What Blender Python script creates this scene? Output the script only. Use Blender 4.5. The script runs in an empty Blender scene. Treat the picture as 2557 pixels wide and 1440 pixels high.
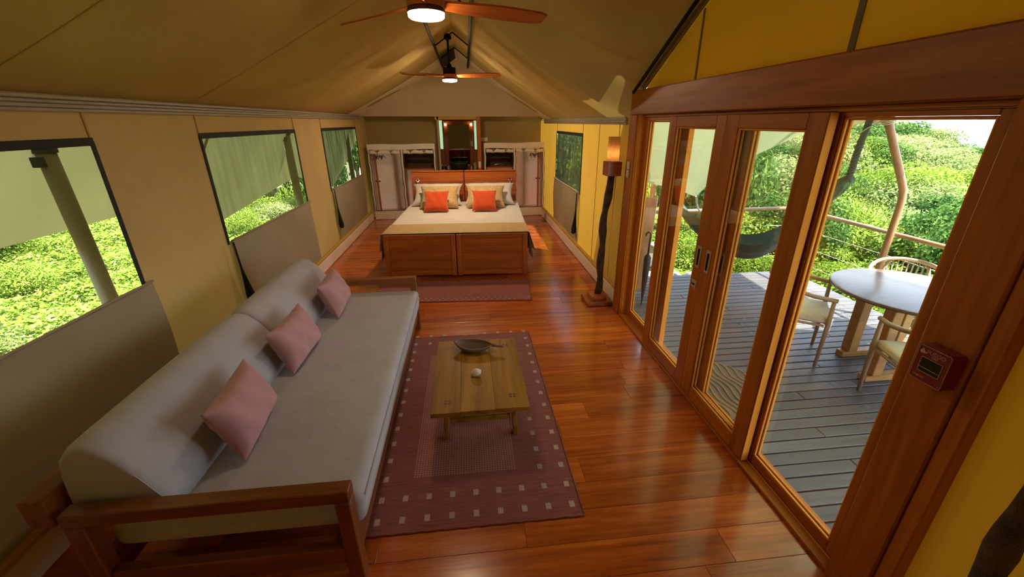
import bpy, bmesh, math, random
import numpy as np
from mathutils import Vector, Matrix
random.seed(7)
C = bpy.context.scene.collection
SC = bpy.context.scene
R = math.radians
PI = math.pi

# ------------------------------------------------------------------ camera
def set_camera(yaw=5.9, pitch=22.0, roll=0.4, fpx=1029.0, pos=(0, 0, 2.0)):
    cy, sy, cp, sp = math.cos(R(yaw)), math.sin(R(yaw)), math.cos(R(pitch)), math.sin(R(pitch))
    f = Vector((sy * cp, cy * cp, -sp)); r = Vector((cy, -sy, 0)); d = f.cross(r)
    c, s = math.cos(R(roll)), math.sin(R(roll))
    r2 = c * r + s * d; d2 = -s * r + c * d
    m = Matrix((r2, -d2, -f)).transposed().to_4x4(); m.translation = Vector(pos)
    cam = bpy.data.cameras.new('camera'); o = bpy.data.objects.new('camera', cam); C.objects.link(o)
    cam.sensor_fit = 'HORIZONTAL'; cam.sensor_width = 36.0; cam.lens = fpx / 2557.0 * 36.0
    cam.clip_start = 0.05; cam.clip_end = 400
    o.matrix_world = m; SC.camera = o
set_camera()

# ------------------------------------------------------------------ light and exposure
EXPOSURE = 1.1
SKY = 2.5
SUN = 15.0
w = bpy.data.worlds.new('sky'); SC.world = w; w.use_nodes = True
nt = w.node_tree; nt.nodes.clear()
tc = nt.nodes.new('ShaderNodeTexCoord'); sx = nt.nodes.new('ShaderNodeSeparateXYZ'); nt.links.new(tc.outputs['Generated'], sx.inputs[0])
rp = nt.nodes.new('ShaderNodeValToRGB'); nt.links.new(sx.outputs['Z'], rp.inputs[0])
rp.color_ramp.elements[0].position = 0.0; rp.color_ramp.elements[0].color = (0.86, 0.93, 1.0, 1)
rp.color_ramp.elements[1].position = 0.7; rp.color_ramp.elements[1].color = (0.45, 0.66, 1.0, 1)
bgn = nt.nodes.new('ShaderNodeBackground'); nt.links.new(rp.outputs[0], bgn.inputs[0]); bgn.inputs[1].default_value = SKY
wo = nt.nodes.new('ShaderNodeOutputWorld'); nt.links.new(bgn.outputs[0], wo.inputs[0])
sun = bpy.data.lights.new('sun', 'SUN'); sun.energy = SUN; sun.angle = R(0.8); sun.color = (1.0, 0.94, 0.84)
so = bpy.data.objects.new('sun', sun); C.objects.link(so)
so.rotation_euler = Vector((0.5, -0.40, 1.4)).to_track_quat('Z', 'Y').to_euler(); so.location = (6, -5, 17)
SC.view_settings.view_transform = 'Standard'; SC.view_settings.look = 'None'
SC.view_settings.gamma = 1.0; SC.view_settings.use_curve_mapping = False; SC.view_settings.exposure = EXPOSURE
cyc = SC.cycles
cyc.max_bounces = 7; cyc.diffuse_bounces = 5; cyc.glossy_bounces = 3; cyc.transmission_bounces = 6; cyc.transparent_max_bounces = 10
cyc.use_adaptive_sampling = True; cyc.adaptive_threshold = 0.05; cyc.adaptive_min_samples = 16
cyc.caustics_reflective = False; cyc.caustics_refractive = False
cyc.use_denoising = True
cyc.sample_clamp_indirect = 6.0

# ------------------------------------------------------------------ materials
MATS = {}
def new_mat(name):
    m = bpy.data.materials.new(name); m.use_nodes = True; n = m.node_tree; n.nodes.clear(); MATS[name] = m
    out = n.nodes.new('ShaderNodeOutputMaterial')
    return m, n, out
def coords(n, scale=(1, 1, 1), rnd=True):
    t = n.nodes.new('ShaderNodeTexCoord'); mp = n.nodes.new('ShaderNodeMapping'); mp.inputs['Scale'].default_value = scale
    n.links.new(t.outputs['Object'], mp.inputs['Vector'])
    if rnd:
        oi = n.nodes.new('ShaderNodeObjectInfo'); ml = n.nodes.new('ShaderNodeMath'); ml.operation = 'MULTIPLY'; ml.inputs[1].default_value = 37.0
        n.links.new(oi.outputs['Random'], ml.inputs[0])
        ad = n.nodes.new('ShaderNodeVectorMath'); ad.operation = 'ADD'
        n.links.new(mp.outputs[0], ad.inputs[0]); n.links.new(ml.outputs[0], ad.inputs[1])
        return ad.outputs[0]
    return mp.outputs[0]
def ramp(n, fac, stops):
    r = n.nodes.new('ShaderNodeValToRGB')
    while len(r.color_ramp.elements) < len(stops): r.color_ramp.elements.new(0.5)
    for e, (p, c) in zip(r.color_ramp.elements, stops): e.position = p; e.color = (*c, 1)
    n.links.new(fac, r.inputs[0]); return r.outputs[0]
def noise(n, vec, scale, detail=4, rough=0.55, dist=0.0):
    x = n.nodes.new('ShaderNodeTexNoise'); x.inputs['Scale'].default_value = scale; x.inputs['Detail'].default_value = detail
    x.inputs['Roughness'].default_value = rough; x.inputs['Distortion'].default_value = dist
    n.links.new(vec, x.inputs['Vector']); return x.outputs['Fac']
def bump(n, h, strength, dist=0.01):
    b = n.nodes.new('ShaderNodeBump'); b.inputs['Strength'].default_value = strength; b.inputs['Distance'].default_value = dist
    n.links.new(h, b.inputs['Height']); return b.outputs[0]
def princ(n, out, col=None, rough=0.6, normal=None, metallic=0.0, coat=0.0, sheen=0.0, spec=0.5):
    p = n.nodes.new('ShaderNodeBsdfPrincipled')
    if isinstance(col, tuple): p.inputs['Base Color'].default_value = (*col, 1)
    elif col is not None: n.links.new(col, p.inputs['Base Color'])
    if isinstance(rough, float): p.inputs['Roughness'].default_value = rough
    else: n.links.new(rough, p.inputs['Roughness'])
    p.inputs['Metallic'].default_value = metallic; p.inputs['Coat Weight'].default_value = coat; p.inputs['Coat Roughness'].default_value = 0.12
    p.inputs['Sheen Weight'].default_value = sheen; p.inputs['Specular IOR Level'].default_value = spec
    if normal is not None: n.links.new(normal, p.inputs['Normal'])
    if out is not None: n.links.new(p.outputs[0], out.inputs[0])
    return p
def plain(name, col, rough=0.6, metallic=0.0, var=0.12, sc=6.0, bmp=0.0, coat=0.0, spec=0.5):
    m, n, o = new_mat(name); v = coords(n)
    f = noise(n, v, sc)
    c = ramp(n, f, [(0.3, tuple(x * (1 - var) for x in col)), (0.7, tuple(min(1, x * (1 + var)) for x in col))])
    nb = bump(n, noise(n, v, sc * 12, 2), bmp) if bmp else None
    princ(n, o, c, rough, nb, metallic, coat, spec=spec); return m
def fabric(name, col, var=0.06, weave=260.0, rough=0.9, bmp=0.25, sheen=0.2):
    m, n, o = new_mat(name); v = coords(n)
    wv1 = n.nodes.new('ShaderNodeTexWave'); wv1.inputs['Scale'].default_value = weave; wv1.bands_direction = 'X'; n.links.new(v, wv1.inputs['Vector'])
    wv2 = n.nodes.new('ShaderNodeTexWave'); wv2.inputs['Scale'].default_value = weave; wv2.bands_direction = 'Y'; n.links.new(v, wv2.inputs['Vector'])
    ad = n.nodes.new('ShaderNodeMath'); ad.operation = 'ADD'; n.links.new(wv1.outputs['Fac'], ad.inputs[0]); n.links.new(wv2.outputs['Fac'], ad.inputs[1])
    f = noise(n, v, 5.0, 5)
    c = ramp(n, f, [(0.3, tuple(x * (1 - var) for x in col)), (0.7, tuple(min(1, x * (1 + var)) for x in col))])
    nz = noise(n, v, 9.0, 3)
    b1 = bump(n, ad.outputs[0], bmp * 0.5, 0.002)
    b = n.nodes.new('ShaderNodeBump'); b.inputs['Strength'].default_value = bmp; b.inputs['Distance'].default_value = 0.02
    n.links.new(nz, b.inputs['Height']); n.links.new(b1, b.inputs['Normal'])
    princ(n, o, c, rough, b.outputs[0], sheen=sheen, spec=0.2); return m
def canvas(name, col, trans=0.4, tcol=None, var=0.08, bmp=0.25):
    """woven tent cloth: part reflects, part lets daylight through"""
    m, n, o = new_mat(name); v = coords(n, rnd=False)
    f = noise(n, v, 1.6, 6)
    c = ramp(n, f, [(0.3, tuple(x * (1 - var) for x in col)), (0.7, tuple(min(1, x * (1 + var)) for x in col))])
    nb = bump(n, noise(n, v, 3.0, 3, 0.5, 0.6), bmp, 0.03)
    d = n.nodes.new('ShaderNodeBsdfDiffuse'); n.links.new(c, d.inputs[0]); n.links.new(nb, d.inputs['Normal'])
    t = n.nodes.new('ShaderNodeBsdfTranslucent'); t.inputs[0].default_value = (*(tcol or col), 1)
    mx = n.nodes.new('ShaderNodeMixShader'); mx.inputs[0].default_value = trans
    n.links.new(d.outputs[0], mx.inputs[1]); n.links.new(t.outputs[0], mx.inputs[2]); n.links.new(mx.outputs[0], o.inputs[0]); return m
def screen(name, col, clear, sc=0):
    """insect mesh: mostly see-through, thread in colour col"""
    m, n, o = new_mat(name)
    t = n.nodes.new('ShaderNodeBsdfTransparent'); t.inputs[0].default_value = (1, 1, 1, 1)
    d = n.nodes.new('ShaderNodeBsdfDiffuse'); d.inputs[0].default_value = (*col, 1)
    v = coords(n, (1, 14, 1), False); f = noise(n, v, 1.2, 3)
    mr = n.nodes.new('ShaderNodeMapRange'); mr.inputs[1].default_value = 0.3; mr.inputs[2].default_value = 0.7
    mr.inputs[3].default_value = 1 - clear + sc; mr.inputs[4].default_value = max(0, 1 - clear - sc); n.links.new(f, mr.inputs[0])
    mx = n.nodes.new('ShaderNodeMixShader'); n.links.new(mr.outputs[0], mx.inputs[0])
    n.links.new(t.outputs[0], mx.inputs[1]); n.links.new(d.outputs[0], mx.inputs[2]); n.links.new(mx.outputs[0], o.inputs[0]); return m
def wood(name, dark, mid, light, axis='X', rough=0.35, coat=0.0, vary=0.25, grain=1.0, bmp=0.05, knots=0.0, spec=0.5):
    m, n, o = new_mat(name)
    s = {'X': (0.35, 5, 5), 'Y': (5, 0.35, 5), 'Z': (5, 5, 0.35)}[axis]
    v = coords(n, tuple(x * grain for x in s))
    f1 = noise(n, v, 1.3, 6, 0.6, 1.6); f2 = noise(n, v, 9.0, 4, 0.6, 0.4)
    mxn = n.nodes.new('ShaderNodeMath'); mxn.operation = 'MULTIPLY_ADD'; mxn.inputs[1].default_value = 0.35
    n.links.new(f2, mxn.inputs[0]); sc2 = n.nodes.new('ShaderNodeMath'); sc2.operation = 'MULTIPLY'; sc2.inputs[1].default_value = 0.65
    n.links.new(f1, sc2.inputs[0]); n.links.new(sc2.outputs[0], mxn.inputs[2])
    c = ramp(n, mxn.outputs[0], [(0.32, dark), (0.5, mid), (0.68, light)])
    oi = n.nodes.new('ShaderNodeObjectInfo')
    mr = n.nodes.new('ShaderNodeMapRange'); mr.inputs[3].default_value = 1 - vary; mr.inputs[4].default_value = 1 + vary; n.links.new(oi.outputs['Random'], mr.inputs[0])
    hs = n.nodes.new('ShaderNodeHueSaturation'); n.links.new(mr.outputs[0], hs.inputs['Value']); n.links.new(c, hs.inputs['Color'])
    col = hs.outputs[0]
    if knots:
        vk = coords(n, {'X': (0.9, 3.2, 1), 'Y': (3.2, 0.9, 1), 'Z': (3, 3, 1)}[axis])
        vo = n.nodes.new('ShaderNodeTexVoronoi'); vo.inputs['Scale'].default_value = 0.9; n.links.new(vk, vo.inputs['Vector'])
        kr = ramp(n, vo.outputs['Distance'], [(0.0, (1, 1, 1)), (0.13, (0, 0, 0))])
        kk = n.nodes.new('ShaderNodeMath'); kk.operation = 'MULTIPLY'; kk.inputs[1].default_value = knots; n.links.new(kr, kk.inputs[0])
        mk = n.nodes.new('ShaderNodeMixRGB'); n.links.new(kk.outputs[0], mk.inputs[0]); n.links.new(col, mk.inputs[1])
        mk.inputs[2].default_value = (*[x * 0.3 for x in dark], 1); col = mk.outputs[0]
    rr = n.nodes.new('ShaderNodeMapRange'); rr.inputs[3].default_value = rough * 0.75; rr.inputs[4].default_value = min(1, rough * 1.3); n.links.new(f2, rr.inputs[0])
    princ(n, o, col, rr.outputs[0], bump(n, mxn.outputs[0], bmp, 0.01), coat=coat, spec=spec); return m
def emit(name, col, s):
    m, n, o = new_mat(name); e = n.nodes.new('ShaderNodeEmission'); e.inputs[0].default_value = (*col, 1); e.inputs[1].default_value = s
    n.links.new(e.outputs[0], o.inputs[0]); return m
def glass(name, tint=(1, 1, 1), refl=1.0):
    m, n, o = new_mat(name); t = n.nodes.new('ShaderNodeBsdfTransparent'); t.inputs[0].default_value = (*tint, 1)
    g = n.nodes.new('ShaderNodeBsdfGlossy'); g.inputs['Roughness'].default_value = 0.0
    fr = n.nodes.new('ShaderNodeFresnel'); fr.inputs[0].default_value = 1.45
    mu = n.nodes.new('ShaderNodeMath'); mu.operation = 'MULTIPLY'; mu.inputs[1].default_value = refl; n.links.new(fr.outputs[0], mu.inputs[0])
    mx = n.nodes.new('ShaderNodeMixShader'); n.links.new(mu.outputs[0], mx.inputs[0]); n.links.new(t.outputs[0], mx.inputs[1]); n.links.new(g.outputs[0], mx.inputs[2])
    n.links.new(mx.outputs[0], o.inputs[0]); return m
def leafmat(name, dark, mid, light):
    m, n, o = new_mat(name)
    a = n.nodes.new('ShaderNodeAttribute'); a.attribute_name = 'tint'
    oi = n.nodes.new('ShaderNodeObjectInfo'); ad = n.nodes.new('ShaderNodeMath'); ad.operation = 'MULTIPLY_ADD'; ad.inputs[1].default_value = 0.35; ad.inputs[2].default_value = -0.17
    n.links.new(oi.outputs['Random'], ad.inputs[0]); a2 = n.nodes.new('ShaderNodeMath'); a2.operation = 'ADD'
    n.links.new(a.outputs['Fac'], a2.inputs[0]); n.links.new(ad.outputs[0], a2.inputs[1])
    c = ramp(n, a2.outputs[0], [(0.1, dark), (0.55, mid), (0.95, light)])
    d = n.nodes.new('ShaderNodeBsdfDiffuse'); n.links.new(c, d.inputs[0])
    t = n.nodes.new('ShaderNodeBsdfTranslucent'); n.links.new(c, t.inputs[0])
    mx = n.nodes.new('ShaderNodeMixShader'); mx.inputs[0].default_value = 0.35
    n.links.new(d.outputs[0], mx.inputs[1]); n.links.new(t.outputs[0], mx.inputs[2]); n.links.new(mx.outputs[0], o.inputs[0]); return m

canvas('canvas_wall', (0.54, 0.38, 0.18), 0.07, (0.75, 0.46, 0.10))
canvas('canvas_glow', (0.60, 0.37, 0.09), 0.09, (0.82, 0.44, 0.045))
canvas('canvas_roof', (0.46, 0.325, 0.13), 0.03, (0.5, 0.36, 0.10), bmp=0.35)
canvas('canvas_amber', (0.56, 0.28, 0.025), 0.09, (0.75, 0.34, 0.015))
canvas('canvas_gable', (0.56, 0.45, 0.32), 0.03)
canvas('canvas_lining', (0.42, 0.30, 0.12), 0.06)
canvas('canvas_flap', (0.40, 0.34, 0.23), 0.08)
canvas('canvas_fly', (0.25, 0.235, 0.11), 0.20, (0.34, 0.32, 0.11))
canvas('canvas_porch', (0.44, 0.46, 0.28), 0.22, (0.45, 0.50, 0.24))
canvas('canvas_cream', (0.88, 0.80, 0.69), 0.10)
canvas('canvas_blush', (0.74, 0.60, 0.52), 0.05)
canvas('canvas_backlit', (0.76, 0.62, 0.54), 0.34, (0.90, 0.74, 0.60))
screen('mesh_clear', (0.35, 0.38, 0.20), 0.86)
screen('mesh_fold', (0.20, 0.27, 0.10), 0.62, 0.12)
screen('mesh_dense', (0.07, 0.13, 0.05), 0.36, 0.20)
screen('mesh_grey', (0.10, 0.13, 0.11), 0.12, 0.10)
plain('black_tape', (0.02, 0.022, 0.02), 0.8)
plain('black_metal', (0.008, 0.008, 0.008), 0.7, spec=0.2)
plain('grey_rail', (0.36, 0.32, 0.27), 0.5)
plain('seam', (0.42, 0.30, 0.10), 0.9)
plain('tape_brown', (0.20, 0.15, 0.06), 0.8)
plain('white_plastic', (0.72, 0.70, 0.66), 0.35)
plain('chrome', (0.65, 0.65, 0.63), 0.22, 1.0, 0.04)
plain('nickel', (0.50, 0.42, 0.33), 0.4, 0.3, 0.05)
plain('red_plastic', (0.22, 0.012, 0.010), 0.35, coat=0.3)
plain('dark_window', (0.012, 0.02, 0.018), 0.12)
plain('print_pale', (0.62, 0.42, 0.36), 0.7)
plain('olive_pole', (0.14, 0.11, 0.055), 0.55)
plain('rope', (0.55, 0.50, 0.40), 0.9)
plain('rope_dark', (0.05, 0.05, 0.045), 0.9)
plain('stone_dark', (0.040, 0.045, 0.036), 0.35, var=0.4, sc=14)
plain('rock', (0.18, 0.17, 0.15), 0.9, var=0.5, sc=5, bmp=0.6)
plain('soil', (0.16, 0.15, 0.06), 0.95, var=0.3)
plain('shell', (0.66, 0.60, 0.50), 0.5, var=0.12, sc=18)
plain('bark', (0.085, 0.048, 0.022), 0.8, var=0.6, sc=16, bmp=0.8)
plain('bark_grey', (0.16, 0.13, 0.09), 0.9, var=0.4, sc=10, bmp=0.6)
plain('umbrella_black', (0.012, 0.012, 0.013), 0.6)
plain('mirror', (0.20, 0.17, 0.14), 0.03, 1.0, 0.01)
plain('cushion_pale', (0.55, 0.48, 0.40), 0.9)
plain('subfloor', (0.035, 0.014, 0.006), 0.9)
plain('bottle_dark', (0.02, 0.015, 0.012), 0.2)
plain('hanger_wood', (0.16, 0.07, 0.03), 0.5)
plain('tail_black', (0.014, 0.013, 0.012), 0.95)
fabric('sofa_fabric', (0.44, 0.425, 0.47))
fabric('pink_linen', (0.50, 0.27, 0.30), bmp=0.35)
fabric('sheet_white', (0.68, 0.63, 0.57), bmp=0.3)
fabric('orange_velvet', (0.62, 0.075, 0.012), bmp=0.12, sheen=0.4)
fabric('hammock_green', (0.016, 0.060, 0.042), bmp=0.4)
fabric('hammock_stripe', (0.05, 0.16, 0.10), bmp=0.4)
fabric('mat_coir', (0.14, 0.12, 0.09))
fabric('mat_ridge', (0.26, 0.21, 0.15))
FD, FM, FL = (0.22, 0.036, 0.005), (0.48, 0.098, 0.010), (0.68, 0.195, 0.024)
wood('wood_floor', FD, FM, FL, 'X', 0.22, 0.45, 0.22, knots=0.8)
for ax in 'XYZ':
    wood('wood_door_' + ax, (0.27, 0.070, 0.005), (0.41, 0.122, 0.009), (0.52, 0.178, 0.016), ax, 0.42, 0.0, 0.10, spec=0.3)
    wood('wood_bead_' + ax, (0.62, 0.20, 0.022), (0.76, 0.29, 0.035), (0.86, 0.38, 0.06), ax, 0.6, 0.0, 0.08, spec=0.1)  # lighter copy of the door wood, outside light put into its colour
    wood('wood_sofa_' + ax, (0.12, 0.032, 0.008), (0.22, 0.062, 0.014), (0.33, 0.105, 0.026), ax, 0.35, 0.1, 0.15)
    wood('wood_bed_' + ax, (0.24, 0.050, 0.008), (0.42, 0.105, 0.014), (0.56, 0.170, 0.028), ax, 0.35, 0.15, 0.18)
    wood('wood_pole_' + ax, (0.20, 0.095, 0.04), (0.33, 0.165, 0.075), (0.45, 0.25, 0.12), ax, 0.4, 0.1, 0.1)
    wood('wood_chair_' + ax, (0.20, 0.125, 0.06), (0.28, 0.185, 0.095), (0.36, 0.25, 0.14), ax, 0.5, 0.0, 0.1)
    wood('wood_dark_' + ax, (0.040, 0.014, 0.006), (0.075, 0.026, 0.010), (0.12, 0.042, 0.016), ax, 0.45, 0.0, 0.15)
wood('wood_deck', (0.046, 0.044, 0.042), (0.072, 0.069, 0.065), (0.108, 0.102, 0.095), 'X', 0.5, 0.0, 0.25, bmp=0.25)
wood('wood_coffee', (0.14, 0.058, 0.006), (0.30, 0.135, 0.013), (0.40, 0.20, 0.024), 'Y', 0.5, 0.0, 0.12, bmp=0.15, knots=0.5, spec=0.25)
wood('wood_fan', (0.34, 0.075, 0.012), (0.52, 0.135, 0.020), (0.64, 0.20, 0.035), 'X', 0.4, 0.1, 0.08)
wood('wood_tabletop', (0.060, 0.036, 0.020), (0.095, 0.056, 0.030), (0.14, 0.085, 0.048), 'X', 0.25, 0.1, 0.05, spec=0.35)
wood('wood_bowl', (0.09, 0.05, 0.03), (0.17, 0.10, 0.065), (0.24, 0.155, 0.10), 'X', 0.55, 0.0, 0.1)
wood('wood_table', (0.22, 0.095, 0.02), (0.34, 0.16, 0.035), (0.44, 0.23, 0.06), 'X', 0.4, 0.1, 0.1)
glass('glass_door', (0.975, 0.98, 0.97), 0.22)
emit('lamp_disc', (1.0, 0.76, 0.48), 34.0)
emit('lamp_disc_bright', (1.0, 0.76, 0.50), 165.0)
emit('bulb', (1.0, 0.78, 0.48), 9.0)
def m_shade():
    m, n, o = new_mat('lamp_shade'); v = coords(n, (1, 1, 1)); f = noise(n, v, 30, 3)
    c = ramp(n, f, [(0.3, (0.70, 0.46, 0.24)), (0.7, (0.80, 0.58, 0.34))])
    d = n.nodes.new('ShaderNodeBsdfDiffuse'); n.links.new(c, d.inputs[0]); t = n.nodes.new('ShaderNodeBsdfTranslucent'); n.links.new(c, t.inputs[0])
    mx = n.nodes.new('ShaderNodeMixShader'); mx.inputs[0].default_value = 0.6
    n.links.new(d.outputs[0], mx.inputs[1]); n.links.new(t.outputs[0], mx.inputs[2]); n.links.new(mx.outputs[0], o.inputs[0])
m_shade()
def m_gold():
    m, n, o = new_mat('gold_brocade'); v = coords(n, (1, 1, 1)); vo = n.nodes.new('ShaderNodeTexVoronoi'); vo.inputs['Scale'].default_value = 34; vo.feature = 'SMOOTH_F1'
    nz = n.nodes.new('ShaderNodeTexNoise'); nz.inputs['Scale'].default_value = 14; n.links.new(v, nz.inputs['Vector'])
    mxv = n.nodes.new('ShaderNodeMixRGB'); mxv.inputs[0].default_value = 0.12; n.links.new(v, mxv.inputs[1]); n.links.new(nz.outputs['Color'], mxv.inputs[2]); n.links.new(mxv.outputs[0], vo.inputs['Vector'])
    c = ramp(n, vo.outputs['Distance'], [(0.25, (0.60, 0.40, 0.15)), (0.5, (0.46, 0.29, 0.09)), (0.7, (0.66, 0.48, 0.22))])
    princ(n, o, c, 0.6, bump(n, vo.outputs['Distance'], 0.2, 0.004), sheen=0.3)
m_gold()
def m_rug():
    m, n, o = new_mat('rug_wool'); t = n.nodes.new('ShaderNodeTexCoord'); v = t.outputs['Object']
    f = noise(n, coords(n, (1, 14, 1), False), 7, 5)
    c1 = ramp(n, f, [(0.3, (0.185, 0.044, 0.036)), (0.7, (0.315, 0.092, 0.070))])
    mp = n.nodes.new('ShaderNodeMapping'); mp.inputs['Rotation'].default_value = (0, 0, R(45)); n.links.new(v, mp.inputs['Vector'])
    ck = n.nodes.new('ShaderNodeTexChecker'); ck.inputs['Scale'].default_value = 88; n.links.new(mp.outputs[0], ck.inputs['Vector'])
    c2 = ramp(n, ck.outputs['Fac'], [(0.2, (0.24, 0.068, 0.055)), (0.8, (0.42, 0.170, 0.130))])
    sp = n.nodes.new('ShaderNodeSeparateXYZ'); n.links.new(v, sp.inputs[0])
    def band(s, h):
        a = n.nodes.new('ShaderNodeMath'); a.operation = 'ABSOLUTE'; n.links.new(s, a.inputs[0])
        l = n.nodes.new('ShaderNodeMath'); l.operation = 'LESS_THAN'; l.inputs[1].default_value = h; n.links.new(a.outputs[0], l.inputs[0]); return l.outputs[0]
    mu = n.nodes.new('ShaderNodeMath'); mu.operation = 'MULTIPLY'; n.links.new(band(sp.outputs['X'], 0.31), mu.inputs[0]); n.links.new(band(sp.outputs['Y'], 0.71), mu.inputs[1])
    mx = n.nodes.new('ShaderNodeMixRGB'); n.links.new(mu.outputs[0], mx.inputs[0]); n.links.new(c1, mx.inputs[1]); n.links.new(c2, mx.inputs[2])
    princ(n, o, mx.outputs[0], 0.95, bump(n, noise(n, v, 160, 2), 0.4, 0.004), sheen=0.2, spec=0.2)
m_rug()
plain('rug_yarn', (0.55, 0.47, 0.38), 0.95)
plain('rug_binding', (0.20, 0.06, 0.045), 0.9)
fabric('rug_small', (0.27, 0.066, 0.052), var=0.12)
leafmat('leaf_bright', (0.06, 0.11, 0.012), (0.20, 0.30, 0.035), (0.44, 0.52, 0.12))
leafmat('leaf_deep', (0.018, 0.05, 0.013), (0.065, 0.14, 0.03), (0.16, 0.26, 0.055))
leafmat('leaf_pale', (0.10, 0.14, 0.04), (0.23, 0.29, 0.09), (0.38, 0.42, 0.17))
plain('frosted', (0.75, 0.85, 0.75), 0.4)
def m_frost():
    m, n, o = new_mat('pane_frost'); t = n.nodes.new('ShaderNodeBsdfTranslucent'); t.inputs[0].default_value = (0.52, 0.58, 0.42, 1)
    n.links.new(t.outputs[0], o.inputs[0])
m_frost()

# ------------------------------------------------------------------ mesh helpers
class B:
    def __init__(s): s.v = []; s.f = []
    def add(s, vs, fs):
        k = len(s.v); s.v += [tuple(x) for x in vs]; s.f += [tuple(i + k for i in f) for f in fs]; return s
    def box(s, x0, x1, y0, y1, z0, z1, ch=0.0, rot=None, piv=None):
        if x1 < x0: x0, x1 = x1, x0
        if y1 < y0: y0, y1 = y1, y0
        if z1 < z0: z0, z1 = z1, z0
        c = min(ch, 0.45 * min(x1 - x0, y1 - y0, z1 - z0))
        if c <= 0:
            vs = [(x, y, z) for z in (z0, z1) for y in (y0, y1) for x in (x0, x1)]
            fs = [(0, 2, 3, 1), (4, 5, 7, 6), (0, 1, 5, 4), (2, 6, 7, 3), (0, 4, 6, 2), (1, 3, 7, 5)]
        else:
            bm = bmesh.new(); bmesh.ops.create_cube(bm, size=1.0)
            for v in bm.verts: v.co = Vector(((x0 + x1) / 2 + v.co.x * (x1 - x0), (y0 + y1) / 2 + v.co.y * (y1 - y0), (z0 + z1) / 2 + v.co.z * (z1 - z0)))
            bmesh.ops.bevel(bm, geom=list(bm.edges), offset=c, segments=1, affect='EDGES')
            bm.verts.index_update(); vs = [v.co[:] for v in bm.verts]; fs = [[v.index for v in f.verts] for f in bm.faces]; bm.free()
        if rot is not None:
            p = Vector(piv) if piv else Vector(((x0 + x1) / 2, (y0 + y1) / 2, (z0 + z1) / 2))
            vs = [(rot @ (Vector(v) - p) + p)[:] for v in vs]
        return s.add(vs, fs)
    def bar(s, a, b, wx, wy=None, up=(0, 0, 1), ch=0.0):
        """rectangular bar from a to b"""
        a, b = Vector(a), Vector(b); wy = wy or wx; d = (b - a); L = d.length; d.normalize()
        u = Vector(up)
        if abs(d.dot(u)) > 0.95: u = Vector((1, 0, 0))
        x = d.cross(u).normalized(); y = x.cross(d).normalized()
        t = B().box(-wx / 2, wx / 2, -wy / 2, wy / 2, 0, L, ch)
        M = Matrix((x, y, d)).transposed()
        return s.add([(M @ Vector(v) + a)[:] for v in t.v], t.f)
    def tube(s, pts, r, seg=10, cap=True, closed=False):
        pts = [Vector(p) for p in pts]; n = len(pts); rs = r if isinstance(r, (list, tuple)) else [r] * n
        vs = []; ref = None
        for i, p in enumerate(pts):
            if closed: d = pts[(i + 1) % n] - pts[i - 1]
            else: d = pts[min(i + 1, n - 1)] - pts[max(i - 1, 0)]
            d.normalize()
            if ref is None:
                ref = Vector((0, 0, 1)) if abs(d.z) < 0.9 else Vector((1, 0, 0))
            x = d.cross(ref).normalized(); y = d.cross(x).normalized(); ref = -(x.cross(d)).normalized() * 1.0 if False else ref
            if abs(d.dot(ref)) > 0.98: x = d.orthogonal().normalized(); y = d.cross(x).normalized()
            for k in range(seg):
                a = 2 * PI * k / seg; vs.append((p + x * math.cos(a) * rs[i] + y * math.sin(a) * rs[i])[:])
        fs = []
        for i in range(n if closed else n - 1):
            j = (i + 1) % n
            for k in range(seg): fs.append((i * seg + k, i * seg + (k + 1) % seg, j * seg + (k + 1) % seg, j * seg + k))
        if cap and not closed: fs.append(tuple(range(seg))[::-1]); fs.append(tuple((n - 1) * seg + k for k in range(seg)))
        return s.add(vs, fs)
    def lathe(s, prof, seg=24, c=(0, 0, 0), sx=1.0, sy=1.0):
        vs = []
        for (r, z) in prof:
            for k in range(seg):
                a = 2 * PI * k / seg; vs.append((c[0] + r * math.cos(a) * sx, c[1] + r * math.sin(a) * sy, c[2] + z))
        fs = []
        for i in range(len(prof) - 1):
            for k in range(seg): fs.append((i * seg + k, i * seg + (k + 1) % seg, (i + 1) * seg + (k + 1) % seg, (i + 1) * seg + k))
        if prof[0][0] > 1e-5: fs.append(tuple(range(seg))[::-1])
        if prof[-1][0] > 1e-5: fs.append(tuple((len(prof) - 1) * seg + k for k in range(seg)))
        return s.add(vs, fs)
    def grid(s, fn, nu, nv):
        vs = [fn(i / nu, j / nv) for j in range(nv + 1) for i in range(nu + 1)]
        fs = [(j * (nu + 1) + i, j * (nu + 1) + i + 1, (j + 1) * (nu + 1) + i + 1, (j + 1) * (nu + 1) + i) for j in range(nv) for i in range(nu)]
        return s.add(vs, fs)
    def prism(s, poly, axis, a0, a1):
        """polygon extruded along an axis; poly in the other two axes in order"""
        def p(q, t):
            return {'X': (t, q[0], q[1]), 'Y': (q[0], t, q[1]), 'Z': (q[0], q[1], t)}[axis]
        n = len(poly); vs = [p(q, a0) for q in poly] + [p(q, a1) for q in poly]
        fs = [tuple(range(n))[::-1], tuple(range(n, 2 * n))] + [(i, (i + 1) % n, n + (i + 1) % n, n + i) for i in range(n)]
        return s.add(vs, fs)
    def xf(s, M): s.v = [(M @ Vector(v))[:] for v in s.v]; return s
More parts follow.
